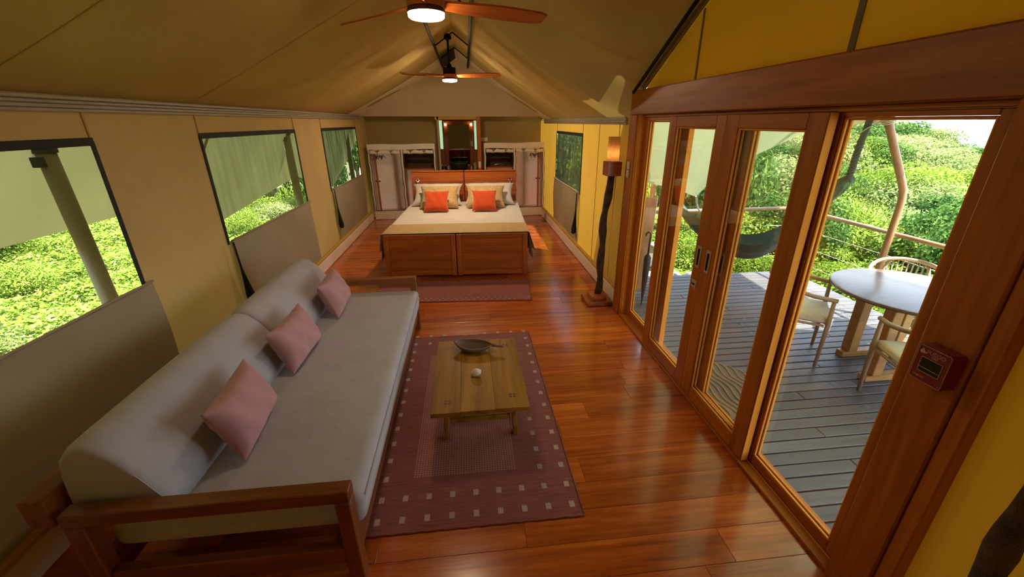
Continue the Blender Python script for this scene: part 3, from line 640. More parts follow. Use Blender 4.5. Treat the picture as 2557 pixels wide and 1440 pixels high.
# ------------------------------------------------------------------ ridge frame and fans
rf = thing('roof_frame', 'black steel purlins and struts under the tent ridge', 'frame', (RX, 6.5, 2.95))
for x in (0.105, -0.375): wpart(B().tube([(x, YN + 0.1, 2.985), (x, 9.05, 2.985)], 0.019, 10), 'purlin', 'black_metal', rf, True)
for yy in (2.78, 4.7, 6.72, 8.0):
    for x in (0.105, -0.375): wpart(B().tube([(x, yy, 2.995), (RX, yy, 3.165)], 0.008, 8), 'strut', 'black_metal', rf, True)
wpart(B().prism([(-0.375, 2.955), (-0.365, 2.965), (-0.125, 3.135), (-0.135, 3.125)], 'Y', 7.9, 8.98), 'black_plate', 'black_metal', rf)
def fan(y, label, angles, r=0.79, disc='lamp_disc'):
    f = thing('ceiling_fan', label, 'fan', (-0.19, y, 2.55), group='ceiling fans under the ridge')
    b = B().tube([(0, 0, 0.16), (0, 0, 0.60)], 0.016, 12); b.build('down_rod', 'black_metal', f, True)
    B().lathe([(0.02, 0.60), (0.05, 0.58), (0.055, 0.54), (0.02, 0.52)], 20).build('canopy', 'black_metal', f, 'auto')
    B().lathe([(0.02, 0.235), (0.035, 0.21), (0.04, 0.185), (0.085, 0.18), (0.092, 0.17), (0.092, 0.105), (0.085, 0.095), (0.02, 0.095)], 28).build('motor', 'black_metal', f, 'auto')
    B().lathe([(0.02, 0.094), (0.105, 0.092), (0.108, 0.08), (0.104, 0.05), (0.02, 0.049)], 28).build('hub', 'wood_fan', f, 'auto')
    B().lathe([(0.02, 0.048), (0.103, 0.047), (0.106, 0.040), (0.106, 0.024), (0.02, 0.0235)], 32).build('lamp_ring', 'chrome' if False else 'wood_dark_X', f, 'auto')
    B().lathe([(0.0, -0.008), (0.06, -0.006), (0.094, -0.001), (0.102, 0.006), (0.103, 0.023), (0.0, 0.0232)], 32).build('lamp_disc', disc, f, True)
    for a in angles:
        n = 14; vs = []
        for i in range(n + 1):
            t = i / n; x = 0.07 + (r - 0.07) * t
            wdt = 0.055 + 0.075 * math.sin(min(1, t * 1.15) * PI * 0.62) - (0.04 * max(0, (t - 0.9) / 0.1) ** 2)
            tw = -R(22) * (1 - 0.35 * t); zc = 0.072 - 0.012 * t
            for (sw, zz) in ((-0.5, -0.006), (0.5, -0.006), (0.5, 0.006), (-0.5, 0.006)):
                yy = sw * wdt; vs.append((x, yy * math.cos(tw), zc + yy * math.sin(tw) + zz))
        fs = [(0, 1, 2, 3), tuple(n * 4 + k for k in (3, 2, 1, 0))]
        for i in range(n):
            for k in range(4): fs.append((i * 4 + k, i * 4 + (k + 1) % 4, (i + 1) * 4 + (k + 1) % 4, (i + 1) * 4 + k))
        bl = B().add(vs, fs).build('blade', 'wood_fan', f, 'auto'); bl.rotation_euler = (0, 0, R(a))
    return f
fan(2.79, 'nearer ceiling fan with red wooden blades and lit disc lamp', (20, 138, 258), 0.77)
fan(6.74, 'farther ceiling fan hanging above the bed with lit disc lamp', (96, 216, 336), 0.77, 'lamp_disc_bright')

# ------------------------------------------------------------------ floor lamps
def floor_lamp(x, y, label, seed, yaw=0.0, br=0.039):
    f = thing('floor_lamp', label, 'lamp', (x, y, 0.001), yaw, group='branch floor lamps')
    B().box(-0.15, 0.15, -0.15, 0.15, 0, 0.045, 0.006).build('base_plinth', 'wood_bed_X', f, 'auto')
    B().box(-0.09, 0.09, -0.09, 0.09, 0.0455, 0.10, 0.006).build('base_step', 'wood_bed_X', f, 'auto')
    rn = random.Random(seed); pts = []; rs = []
    for i in range(19):
        t = i / 18; z = 0.09 + 1.375 * t
        pts.append((0.014 * math.sin(t * 7 + seed) + 0.008 * math.sin(t * 17) + (0.02 if t > 0.85 else 0) * (t - 0.85) * 6, 0.02 * math.cos(t * 6 + seed), z)); pts[-1] = (pts[-1][0] + 0.045 * t, pts[-1][1], z)
        rs.append(br + 0.005 * math.sin(t * 23 + seed) + rn.uniform(-0.003, 0.003))
    B().tube(pts, rs, 14).build('branch', 'bark', f, True)
    tx, ty = pts[-1][0], pts[-1][1]
    B().box(tx - 0.078, tx + 0.078, ty - 0.078, ty + 0.078, 1.46, 1.605, 0.004).build('wood_block', 'wood_bed_X', f, 'auto')
    sh = B(); n = 28
    sh.lathe([(0.062, 1.607), (0.062, 1.85), (0.058, 1.85), (0.058, 1.607)], n, (tx, ty, 0)).build('lamp_shade', 'lamp_shade', f, 'auto')
    B().lathe([(0.0, 1.64), (0.022, 1.655), (0.026, 1.69), (0.015, 1.72), (0, 1.725)], 14, (tx, ty, 0)).build('bulb', 'bulb', f, True)
    return f
floor_lamp(1.47, 4.40, 'branch floor lamp with lit orange shade beside the far door post', 1)
floor_lamp(1.54, 0.690, 'dark branch pole of the floor lamp at the lower right edge', 2.6, 0.0, 0.033)

# ------------------------------------------------------------------ sofa
sf = thing('sofa', 'long wooden daybed sofa with grey cushions and open arm frames', 'sofa', (-1.15, 2.65, 0))
def sp(b, name, mat, smooth='auto', parent=None): return b.build(name, mat, parent or sf, smooth, world=True)
for ya, yb in ((1.335, 1.405), (3.905, 3.97)):
    a = sp(B().box(-1.66, -0.555, ya, yb, 0.515, 0.58, 0.005), 'arm_rail', 'wood_sofa_X')
    sp(B().box(-0.62, -0.555, ya, yb, 0.0, 0.5145, 0.005), 'front_leg', 'wood_sofa_Z')
    sp(B().box(-1.66, -1.585, ya, yb, 0.0, 0.5145, 0.005), 'back_leg', 'wood_sofa_Z')
    sp(B().box(-1.584, -0.621, ya + 0.01, yb - 0.01, 0.14, 0.235, 0.005), 'end_rail', 'wood_sofa_X')
sp(B().box(-0.61, -0.572, 1.406, 3.904, 0.13, 0.275, 0.004), 'front_rail', 'wood_sofa_Y')
sp(B().box(-1.65, -1.61, 1.406, 3.904, 0.13, 0.275, 0.004), 'back_rail', 'wood_sofa_Y')
sp(B().box(-1.80, -1.705, 1.36, 3.96, 0.50, 0.645, 0.006), 'back_beam', 'wood_sofa_Y')
for yy in (1.62, 2.65, 3.7): sp(B().box(-1.704, -1.662, yy - 0.03, yy + 0.03, 0.14, 0.6, 0.004), 'back_post', 'wood_sofa_Z')
for k in range(9):
    yy = 1.55 + k * 0.275; sp(B().box(-1.609, -0.611, yy - 0.035, yy + 0.035, 0.245, 0.265, 0.002), 'slat', 'wood_sofa_X')
def soft_box(x0, x1, y0, y1, z0, z1, r, puff=0.0, nx=16, ny=30, nz=6):
    """rounded upholstered block"""
    bm = bmesh.new(); bmesh.ops.create_cube(bm, size=2.0); 
    bmesh.ops.subdivide_edges(bm, edges=list(bm.edges), cuts=11, use_grid_fill=True)
    hx, hy, hz = (x1 - x0) / 2, (y1 - y0) / 2, (z1 - z0) / 2; c = Vector(((x0 + x1) / 2, (y0 + y1) / 2, (z0 + z1) / 2))
    def remap(t, h):   # concentrate grid lines near the edges
        k = abs(t); s = 1 if t >= 0 else -1
        return s * (h - (h - max(0, h - r * 2.2)) * (1 - (max(0, k - 0.5) / 0.5))) if k > 0.5 else s * (k / 0.5) * max(0, h - r * 2.2)
    for v in bm.verts:
        p = Vector((remap(v.co.x, hx), remap(v.co.y, hy), remap(v.co.z, hz)))
        q = Vector((max(-hx + r, min(hx - r, p.x)), max(-hy + r, min(hy - r, p.y)), max(-hz + r, min(hz - r, p.z))))
        d = p - q
        if d.length > 1e-6:
            p = q + d.normalized() * r
        fx_, fy_ = 1 - (p.x / hx) ** 2, 1 - (p.y / hy) ** 2
        if abs(p.z) > hz - r * 1.5: p.z += puff * max(0, fx_) * max(0, fy_) * (1 if p.z > 0 else -0.2)
        v.co = p + c
    b = B(); bm.verts.index_update(); b.add([v.co[:] for v in bm.verts], [[v.index for v in f.verts] for f in bm.faces]); bm.free(); return b
mt = sp(soft_box(-1.60, -0.535, 1.42, 3.885, 0.277, 0.462, 0.045, 0.012), 'seat_mattress', 'sofa_fabric', True)
sp(B().tube([(-0.5325, 1.46 + (3.84 - 1.46) * k / 20, 0.425) for k in range(21)], 0.0028, 6), 'piping', 'sofa_fabric', True, mt)
def bolster(y0, y1):
    prof = [(-1.30, 0.470), (-1.33, 0.55), (-1.40, 0.68), (-1.46, 0.765), (-1.52, 0.815), (-1.58, 0.83), (-1.63, 0.815), (-1.665, 0.77), (-1.68, 0.70), (-1.69, 0.60), (-1.695, 0.50), (-1.66, 0.466), (-1.48, 0.464)]
    n = len(prof); cx, cz = -1.52, 0.60; b = B(); ys = [(y0, 0.90), (y0 + 0.012, 0.965), (y0 + 0.035, 0.995)] + [(y0 + (y1 - y0) * k / 10, 1.0) for k in range(1, 10)] + [(y1 - 0.035, 0.995), (y1 - 0.012, 0.965), (y1, 0.90)]
    vs = []
    for (yy, s) in ys:
        t = (yy - y0) / (y1 - y0); pf = 1 + 0.03 * math.sin(PI * t)
        for (x, z) in prof: vs.append((cx + (x - cx) * s * pf, yy, max(0.463, cz + (z - cz) * s * (pf if z > cz else 1))))
    fs = [tuple(range(n)), tuple((len(ys) - 1) * n + k for k in range(n))[::-1]]
    for i in range(len(ys) - 1):
        for k in range(n): fs.append((i * n + k, i * n + (k + 1) % n, (i + 1) * n + (k + 1) % n, (i + 1) * n + k))
    return b.add(vs, fs)
for y0, y1 in ((1.425, 2.695), (2.702, 3.89)):
    bo = sp(bolster(y0, y1), 'back_bolster', 'sofa_fabric', True)
    sp(B().tube([(-1.31 - 0.0, y0 + 0.004, 0.50), (-1.40, y0 + 0.004, 0.66), (-1.50, y0 + 0.004, 0.775), (-1.575, y0 + 0.004, 0.80), (-1.64, y0 + 0.004, 0.765)], 0.003, 6), 'seam_piping', 'sofa_fabric', True, bo)

def cushion(w, hgt, th, pinch=0.13, n=26, seed=0):
    """pillow standing in its XZ plane, base at z=0, thickness along Y"""
    b = B(); rn = random.Random(seed)
    def side(sg):
        def fn(u, v):
            a, c = 2 * u - 1, 2 * v - 1
            px = a * (1 - pinch * (1 - c * c) * abs(a) ** 3)
            pz = c * (1 - pinch * 0.9 * (1 - a * a) * abs(c) ** 3)
            e = max(0, (1 - a ** 4) * (1 - c ** 4)); d = th / 2 * e ** 0.62
            wr = 0.005 * math.sin(a * 9 + c * 4 + seed) * e + 0.006 * math.sin(c * 13 + a * 5 + seed) * e * abs(a) ** 2 + 0.005 * math.sin(a * 15 - c * 4) * e * abs(c) ** 2
            return (px * w / 2, sg * (d + wr + 0.002), (pz + 1) * hgt / 2)
        return fn
    b.grid(side(-1), n, n); k = len(b.v); b.grid(side(1), n, n)
    # stitch the rim
    ring = [i for i in range(n + 1)] + [(j + 1) * (n + 1) - 1 for j in range(1, n + 1)] + [n * (n + 1) + i for i in range(n - 1, -1, -1)] + [j * (n + 1) for j in range(n - 1, 0, -1)]
    for i in range(len(ring)): b.f.append((ring[i], ring[(i + 1) % len(ring)], k + ring[(i + 1) % len(ring)], k + ring[i]))
    return b
def put_cushion(name, mat, w, hgt, th, loc, yaw, lean, label, cat, group, seed, roll=0.0):
    o = cushion(w, hgt, th, seed=seed).build(name, mat, None, True)
    o.matrix_world = Matrix.Translation(loc) @ Matrix.Rotation(yaw, 4, 'Z') @ Matrix.Rotation(lean, 4, 'X') @ Matrix.Rotation(roll, 4, 'Y')
    return tag(o, label, cat, group)
for k, (x, y, lb) in enumerate(((-1.125, 1.91, 'dusty pink linen cushion nearest the camera on the sofa'), (-1.14, 2.66, 'dusty pink linen cushion in the middle of the sofa'), (-1.11, 3.48, 'dusty pink linen cushion at the far end of the sofa'))):
    put_cushion('throw_cushion', 'pink_linen', 0.50, 0.315, 0.15, (x - 0.03, y, 0.487), R(90 + (6, -2, 4)[k]), R(-22), lb, 'cushion', 'pink cushions along the sofa', k + 1)

# ------------------------------------------------------------------ rugs
def rug(name, loc, hx, hy, mat, rows, label, rz=0.0):
    r = thing(name, label, 'rug', loc, rz)
    B().box(-hx, hx, -hy, hy, 0, 0.009, 0.003).build('woven_field', mat, r)
    for sx_ in (-1, 1): B().tube([(sx_ * hx, -hy + 2 * hy * k / 10, 0.006) for k in range(11)], 0.006, 6).build('edge_binding', 'rug_binding', r, True)
    for sy_ in (-1, 1): B().tube([(-hx + 2 * hx * k / 40, sy_ * hy + 0.0025 * math.sin(k * 2.1), 0.0055 + 0.001 * math.sin(k * 3)) for k in range(41)], 0.0055, 6).build('fringe_edge', 'rug_small', r, True)
    me = None
    for (x, y, dw, dl, n) in rows:
        if me is None:
            b = B(); b.box(-dw / 2, dw / 2, -dl * 0.45, dl * 0.45, 0.0086, 0.0092)
            for k in range(n):
                xx = -dw / 2 + dw * (k + 0.5) / n; ww = dw / n * 0.6; b.box(xx - ww / 2, xx + ww / 2, -dl / 2, dl / 2, 0.0090, 0.0104)
            o = b.build('woven_dash', 'rug_yarn', r); me = o.data; me.materials.append(MATS[mat])
            for p in me.polygons[:6]: p.material_index = 1
        else: o = bpy.data.objects.new('woven_dash', me); C.objects.link(o); o.parent = r
        o.location = (x, y, 0)
    return r
rows = []
X0, DXS = 0.5 + 0.095, 0.1335
ys = [1.64 - 2.64 + 0.149 * k for k in range(15)]
cols = [X0 - DXS * k for k in range(10)]
for i, yy in enumerate(ys):
    for j, xx in enumerate(cols):
        outer = i in (0, 14) or j in (0, 9); inner = (i in (1, 13) and 1 <= j <= 8) or (j in (1, 8) and 1 <= i <= 13)
        if outer or inner: rows.append((xx, yy + (0.01 if i == 0 else 0), 0.030, 0.040, 5))
rug('area_rug', (-0.095, 2.64, 0.001), 0.645, 1.065, 'rug_wool', rows, 'maroon wool rug with white dashes under the coffee table')
rows = []
for k in range(27):
    xx = -0.91 + 0.07 * k
    for yy in (-0.30, -0.255, 0.265, 0.31): rows.append((xx + (0.035 if yy in (-0.255, 0.265) else 0), yy, 0.022, 0.016, 2))
rug('bedside_rug', (-0.24, 4.93, 0.001), 0.97, 0.345, 'rug_small', rows, 'narrow maroon rug lying across the foot of the bed', R(-4))

# ------------------------------------------------------------------ coffee table, bowl, shell
ct = thing('coffee_table', 'low rustic wooden coffee table standing on the maroon rug', 'table', (0.015, 2.45, 0.0105))
ctb = [(-0.298, -0.1203), (-0.1197, 0.0897), (0.0903, 0.298)]
for k, (a, c) in enumerate(ctb):
    B().box(a, c, -0.43 + 0.004 * k, 0.445 - 0.003 * k, 0.36, 0.39, 0.0012).build('top_board', 'wood_coffee', ct, 'auto')
for sx_ in (-1, 1):
    for sy_ in (-1, 1):
        B().bar((sx_ * 0.235 + (0.0), sy_ * 0.19, 0.0), (sx_ * 0.215, sy_ * 0.20, 0.3595), 0.05, 0.032, ch=0.004).build('leg', 'wood_coffee', ct, 'auto')
for sy_ in (-1, 1): B().box(-0.20, 0.20, sy_ * 0.195 - 0.012, sy_ * 0.195 + 0.012, 0.13, 0.165, 0.003).build('stretcher', 'wood_coffee', ct, 'auto')
for sx_ in (-1, 1): B().box(sx_ * 0.22 - 0.011, sx_ * 0.22 + 0.011, -0.165, 0.165, 0.315, 0.355, 0.003).build('apron', 'wood_coffee', ct, 'auto')
for (xx, yy) in ((0.205, -0.30), (-0.20, -0.325), (0.215, 0.33), (-0.20, 0.34)):
    for dx_ in (-0.012, 0.012):
        for dy_ in (-0.012, 0.012): B().box(xx + dx_ - 0.008, xx + dx_ + 0.008, yy + dy_ - 0.008, yy + dy_ + 0.008, 0.389, 0.3906).build('tenon_peg', 'wood_dark_Z', ct)
TZ = 0.0105 + 0.39
bw = thing('leaf_bowl', 'carved leaf shaped wooden bowl with a stem handle on the coffee table', 'bowl', (-0.015, 2.735, TZ + 0.001), R(-14))
def bowl_surf(inner):
    def fn(u, v):
        t = u * 2 - 1; a = v * PI                      # u along the leaf, v rim to rim
        hw = 0.085 * (1 - abs(t) ** 1.8) ** 0.75 + 0.002; dp = 0.05 * (1 - abs(t) ** 2.2) ** 0.8 + 0.004
        rim = 0.052 + 0.020 * abs(t) ** 2 * (1 if t < 0 else 0.4)
        k = 0.86 if inner else 1.0
        return (t * 0.150 * (0.97 if inner else 1), math.cos(a) * hw * k, max(0.0005, rim - math.sin(a) ** 0.8 * min(dp * k, rim - 0.001 - (0.006 if inner else 0))))
    return fn
b = B(); b.grid(bowl_surf(False), 24, 16); k0 = len(b.v); b.grid(bowl_surf(True), 24, 16)
for u in range(24):
    for vv in (0, 16): i = vv * 25 + u; b.f.append((i, i + 1, k0 + i + 1, k0 + i))
b.build('bowl', 'wood_bowl', bw, True)
B().tube([(0.145, 0, 0.056), (0.175, 0.002, 0.050), (0.205, 0.0, 0.048), (0.225, -0.004, 0.052)], [0.014, 0.010, 0.009, 0.011], 10).build('stem_handle', 'wood_bowl', bw, True)
sh = B().grid(lambda u, v: ((0.036 * math.sin(v * PI) * math.cos(u * 2 * PI)) * (1 + 0.05 * math.sin(u * 2 * PI * 9)), 0.030 * math.sin(v * PI) * math.sin(u * 2 * PI), 0.026 - 0.026 * math.cos(v * PI) * (1.0 if v > .5 else 0.98) + 0.006 * math.cos(u * 2 * PI) * math.sin(v * PI)), 28, 14)
o = sh.build('seashell', 'shell', None, True); o.location = (-0.003, 2.39, TZ + 0.001); tag(o, 'small pale seashell on the coffee table', 'seashell')

# ------------------------------------------------------------------ beds
BR = R(-3.0); BO = Vector((-0.195, 5.45, 0)); BM = Matrix.Translation(BO) @ Matrix.Rotation(BR, 4, 'Z')
def bedthing(name, label, cat, group=None):
    t = thing(name, label, cat, BO, BR, group); return t
for sd in (-1, 1):
    bd = bedthing('single_bed', 'left half of the paired wooden beds with panelled footboard' if sd < 0 else 'right half of the paired wooden beds with panelled footboard', 'bed', 'two single beds pushed together')
    x0, x1 = (-0.972, -0.006) if sd < 0 else (0.006, 0.972)
    def bp(b, name, mat, parent=bd): return b.build(name, mat, parent, 'auto')
    # footboard: frame with four boards let in
    for xa, xb in ((x0, x0 + 0.065), (x1 - 0.065, x1)): bp(B().box(xa, xb, 0, 0.042, 0.02, 0.602, 0.004), 'foot_post', 'wood_bed_Z')
    bp(B().box(x0 + 0.066, x1 - 0.066, 0.002, 0.040, 0.545, 0.602, 0.004), 'foot_top_rail', 'wood_bed_X')
    bp(B().box(x0 + 0.066, x1 - 0.066, 0.002, 0.040, 0.03, 0.10, 0.004), 'foot_bottom_rail', 'wood_bed_X')
    zs = [0.101, 0.235, 0.345, 0.44, 0.544]
    for a, c in zip(zs[:-1], zs[1:]): bp(B().box(x0 + 0.066, x1 - 0.066, 0.012, 0.032, a + 0.0005, c - 0.0005, 0.0025), 'foot_panel', 'wood_bed_X')
    # headboard
    hb = [0.25, 0.62, 0.80, 0.97, 1.15]
    for a, c in zip(hb[:-1], hb[1:]): bp(B().box(x0 + 0.001, x1 - 0.001, 2.50, 2.54, a + 0.0005, c - 0.0005, 0.004), 'head_board', 'wood_bed_X')
    bp(B().box(x0, x1, 2.485, 2.555, 1.1505, 1.175, 0.008), 'head_cap', 'wood_bed_X')
    for xa, xb in ((x0, x0 + 0.06), (x1 - 0.06, x1)): bp(B().box(xa, xb, 2.541, 2.585, 0.0, 1.15, 0.004), 'head_post', 'wood_bed_Z')
    for xa in (x0 + 0.01, x1 - 0.04): bp(B().box(xa, xa + 0.03, 0.043, 2.499, 0.17, 0.30, 0.004), 'side_rail', 'wood_bed_Y')
    soft_box(x0 + 0.012, x1 - 0.012, 0.046, 2.49, 0.301, 0.585, 0.05).build('mattress', 'sheet_white', bd, True)
    B().box(x0 + 0.045, x1 - 0.045, 0.05, 2.49, 0.22, 0.299).build('slat_base', 'wood_dark_X', bd)
# white coverlet over both mattresses with skirts at the sides
def drape(y0, y1, zt, hem0, xo, amp, ny, out0=0.0):
    def prof(yy, t):
        """t in 0..1 across the bed from left hem over the top to right hem"""
        s = -1 if t < 0.5 else 1; k = abs(t - 0.5) * 2          # 0 centre .. 1 hem
        if k < 0.62: x = xo * (k / 0.62) * 0.985; z = zt - 0.004 * k
        elif k < 0.72: a = (k - 0.62) / 0.10 * PI / 2; x = xo * 0.985 + 0.03 * math.sin(a); z = zt - 0.004 - 0.03 * (1 - math.cos(a))
        else:
            d = (k - 0.72) / 0.28; hem = hem0 + 0.03 * math.sin(yy * 4 + s)
            x = xo * 0.985 + 0.03 + d * (0.045 + out0) + d * amp * math.sin(yy * 11 + s * 1.3); z = zt - 0.034 - d * (zt - 0.034 - hem)
        return (s * x if k > 0 else 0.0, yy, z)
    n = 60
    return B().grid(lambda u, v: prof(y0 + (y1 - y0) * v, u), n, ny)
cv = drape(0.046, 2.44, 0.612, 0.20, 0.985, 0.018, 40).build('coverlet', 'sheet_white', None, True, fix=False); cv.matrix_world = BM; tag(cv, 'white coverlet spread over both beds', 'bedspread')
rn_ = drape(0.044, 0.60, 0.619, 0.30, 0.992, 0.02, 14, 0.02).build('bed_runner', 'gold_brocade', None, True, fix=False); rn_.matrix_world = BM; tag(rn_, 'gold patterned runner across the foot of the bed', 'bed runner')
def bedcush(name, mat, w, hgt, th, x, y, lean, label, cat, group, seed, roll=0.0):
    o = cushion(w, hgt, th, seed=seed).build(name, mat, None, True)
    o.matrix_world = BM @ Matrix.Translation((x, y, 0.632)) @ Matrix.Rotation(lean, 4, 'X') @ Matrix.Rotation(roll, 4, 'Y'); return tag(o, label, cat, group)
for sd in (-1, 1):
    w_ = 'left' if sd < 0 else 'right'
    bedcush('sleeping_pillow', 'sheet_white', 0.90, 0.50, 0.20, sd * 0.47, 1.98, R(-50), 'large white pillow against the %s side of the headboard' % w_, 'pillow', 'white pillows on the bed', 11 + sd)
    bedcush('patterned_pillow', 'gold_brocade', 0.68, 0.47, 0.17, sd * 0.40, 1.70, R(-46), 'gold patterned pillow behind the %s orange cushion' % w_, 'pillow', 'gold pillows on the bed', 21 + sd)
    bedcush('orange_cushion', 'orange_velvet', 0.42, 0.40, 0.13, sd * 0.40 - 0.02, 1.42, R(-42), 'square burnt orange cushion on the %s half of the bed' % w_, 'cushion', 'orange cushions on the bed', 31 + sd)
for sd in (-1, 1):
    sg = bedthing('headboard_ornament', 'small pale metal ornament hung on the %s headboard' % ('left' if sd < 0 else 'right'), 'ornament', 'ornaments on the headboards')
    xx = sd * 0.86
    B().tube([(xx, 2.492, 1.06), (xx + 0.012, 2.488, 1.03), (xx + 0.03, 2.486, 1.0), (xx, 2.486, 0.965), (xx - 0.03, 2.486, 1.0), (xx - 0.012, 2.488, 1.03)], 0.007, 8, closed=True).build('ring', 'chrome', sg, True)
    B().lathe([(0, 0), (0.012, 0.006), (0.014, 0.02), (0.006, 0.032), (0, 0.034)], 12, (xx, 2.486, 0.925)).build('pendant', 'chrome', sg, True)
    B().tube([(xx, 2.492, 1.06), (xx, 2.488, 1.085)], 0.005, 8).build('hook', 'chrome', sg, True)

# ------------------------------------------------------------------ canvas wardrobes either side of the doorway
def wardrobe(x0, x1, hang_left, label):
    wd = thing('canvas_wardrobe', label, 'wardrobe', ((x0 + x1) / 2, YB + 0.35, 0.001), group='canvas wardrobes at the back')
    def p(b, name, mat, parent=wd, sm='auto'): return b.build(name, mat, parent, sm, world=True)
    yf, yb = YB + 0.0, YB + 0.55; zt = 1.56; xm = (x0 + x1) / 2 + (0.0 if hang_left else 0.0)
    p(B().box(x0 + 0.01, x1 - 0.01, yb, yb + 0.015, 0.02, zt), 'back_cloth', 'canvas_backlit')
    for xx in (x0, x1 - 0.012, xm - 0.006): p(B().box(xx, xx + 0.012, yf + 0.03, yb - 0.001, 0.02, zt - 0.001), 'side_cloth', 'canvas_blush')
    p(B().box(x0, x1, yf + 0.03, yb + 0.015, zt, zt + 0.015), 'top_cloth', 'canvas_cream')
    p(B().box(x0 + 0.013, x1 - 0.013, yf + 0.03, yb - 0.001, 0.13, 0.145), 'bottom_shelf', 'canvas_blush')
    def val(z0, z1, amp):
        return B().grid(lambda u, v: (x0 - 0.005 + (x1 - x0 + 0.01) * u, yf + 0.012 + amp * math.sin(u * 23) * (1 - v * 0.5), z0 + (z1 - z0) * v + 0.006 * math.sin(u * 9)), 40, 4)
    p(val(1.475, 1.585, 0.008), 'top_valance', 'canvas_cream', wd, True)
    p(val(0.012, 0.205, 0.006), 'base_valance', 'canvas_cream', wd, True)
    for xx, wv in ((x0 + 0.012, 0.03), (xm, 0.035), (x1 - 0.012, 0.03)):
        fr = p(B().tube([(xx + 0.006 * math.sin(k * 1.7 + xx), yf + 0.012, 0.20 + 1.29 * k / 14) for k in range(15)], wv * 0.55, 10), 'front_post_cloth', 'canvas_cream', wd, True)
        for s_ in (-1, 1): p(B().tube([(xx + s_ * wv * 0.75 + 0.006 * math.sin(k * 1.7 + xx), yf + 0.006, 0.21 + 1.26 * k / 14) for k in range(15)], 0.0055, 6), 'zip', 'rope_dark', fr, True)
    for a, c in ((x0 + 0.04, xm - 0.03), (xm + 0.03, x1 - 0.04)):
        p(B().tube([(a, yf + 0.008, 0.208), (c, yf + 0.008, 0.208)], 0.006, 6), 'zip', 'rope_dark', wd, True)
        rl = p(B().tube([(a + (c - a) * k / 12, yf + 0.0 + 0.004 * math.sin(k * 2.2), 1.425 + 0.006 * math.sin(k * 1.6)) for k in range(13)], [0.036 + 0.005 * math.sin(k * 2.7) for k in range(13)], 12), 'rolled_flap', 'canvas_cream', wd, True)
        for t in (0.27, 0.72):
            xx = a + (c - a) * t
            p(B().tube([(xx + 0.044 * math.cos(q) * 0.15, yf + 0.044 * math.cos(q), 1.425 + 0.046 * math.sin(q)) for q in np.linspace(0, 2 * PI, 14)[:-1]], 0.007, 6, closed=True), 'tie', 'tape_brown', rl, True)
            p(B().tube([(xx - 0.035, yf - 0.048, 1.452), (xx, yf - 0.052, 1.44), (xx + 0.035, yf - 0.048, 1.455)], [0.006, 0.011, 0.006], 8), 'tie_knot', 'tape_brown', rl, True)
    # shelf bay: dark wooden cubby above, open below
    a, c = (xm + 0.02, x1 - 0.02) if hang_left else (x0 + 0.02, xm - 0.02)
    p(B().box(a, c, yf + 0.05, yb - 0.002, 1.06, 1.085, 0.003), 'shelf', 'wood_bed_X')
    p(B().box(a, c, yb - 0.03, yb - 0.003, 1.086, 1.50), 'cubby_back', 'wood_dark_X')
    for xx in (a, c - 0.015): p(B().box(xx, xx + 0.015, yf + 0.06, yb - 0.031, 1.086, 1.50), 'cubby_side', 'wood_dark_Z')
    p(B().box(a, a + 0.025, yf + 0.05, yf + 0.075, 0.15, 1.059, 0.003), 'shelf_leg', 'wood_bed_Z')
    p(B().box(c - 0.025, c, yf + 0.05, yf + 0.075, 0.15, 1.059, 0.003), 'shelf_leg', 'wood_bed_Z')
    # hanging bay: post and rail
    a, c = (x0 + 0.02, xm - 0.02) if hang_left else (xm + 0.02, x1 - 0.02)
    px = a + 0.085 if hang_left else c - 0.085
    p(B().box(px - 0.018, px + 0.018, yf + 0.14, yf + 0.172, 0.146, 1.44, 0.004), 'hanging_post', 'wood_bed_Z')
    p(B().tube([(a, yf + 0.28, 1.40), (c, yf + 0.28, 1.40)], 0.011, 10), 'hanging_rail', 'wood_bed_X', wd, True)
    p(B().box(px - 0.05, px + 0.05, yf + 0.174, yf + 0.19, 0.80, 0.83, 0.003), 'peg', 'wood_dark_X')
    for k in range(6):
        hx = (px - 0.02 + 0.035 * k) if hang_left else (px + 0.02 - 0.035 * k)
        if not (a + 0.01 < hx < c - 0.01): continue
        hg = thing('coat_hanger', 'dark wooden coat hanger, %s on the rail of the %s wardrobe' % (('first', 'second', 'third', 'fourth', 'fifth', 'sixth')[k], 'left' if hang_left else 'right'), 'hanger', (hx, yf + 0.28, 1.27), R(90 + 6 * math.sin(k * 2.0)), 'hangers in the %s wardrobe' % ('left' if hang_left else 'right'))
        B().tube([(-0.19, 0, 0.005), (-0.10, 0, 0.05), (0, 0, 0.075), (0.10, 0, 0.05), (0.19, 0, 0.005)], 0.0075, 8).build('shoulder', 'hanger_wood', hg, True)
        B().tube([(0, 0, 0.075), (0, 0, 0.11), (0.013, 0, 0.130), (0.011, 0, 0.146), (-0.004, 0, 0.1485), (-0.012, 0, 0.142)], 0.003, 6).build('hook', 'chrome', hg, True)
    return wd
wardrobe(-2.05, -0.665, True, 'cream canvas wardrobe on the left of the bathroom doorway')
wardrobe(0.385, 1.69, False, 'cream canvas wardrobe on the right of the bathroom doorway')
hg = tag(recentre(B().tube([(0.55, 9.62, 1.092), (0.62, 9.60, 1.110), (0.72, 9.60, 1.135), (0.82, 9.60, 1.112), (0.90, 9.62, 1.092)], 0.007, 8).build('folded_hanger', 'chrome', None, True)), 'pale hanger lying on the shelf of the right wardrobe', 'hanger')

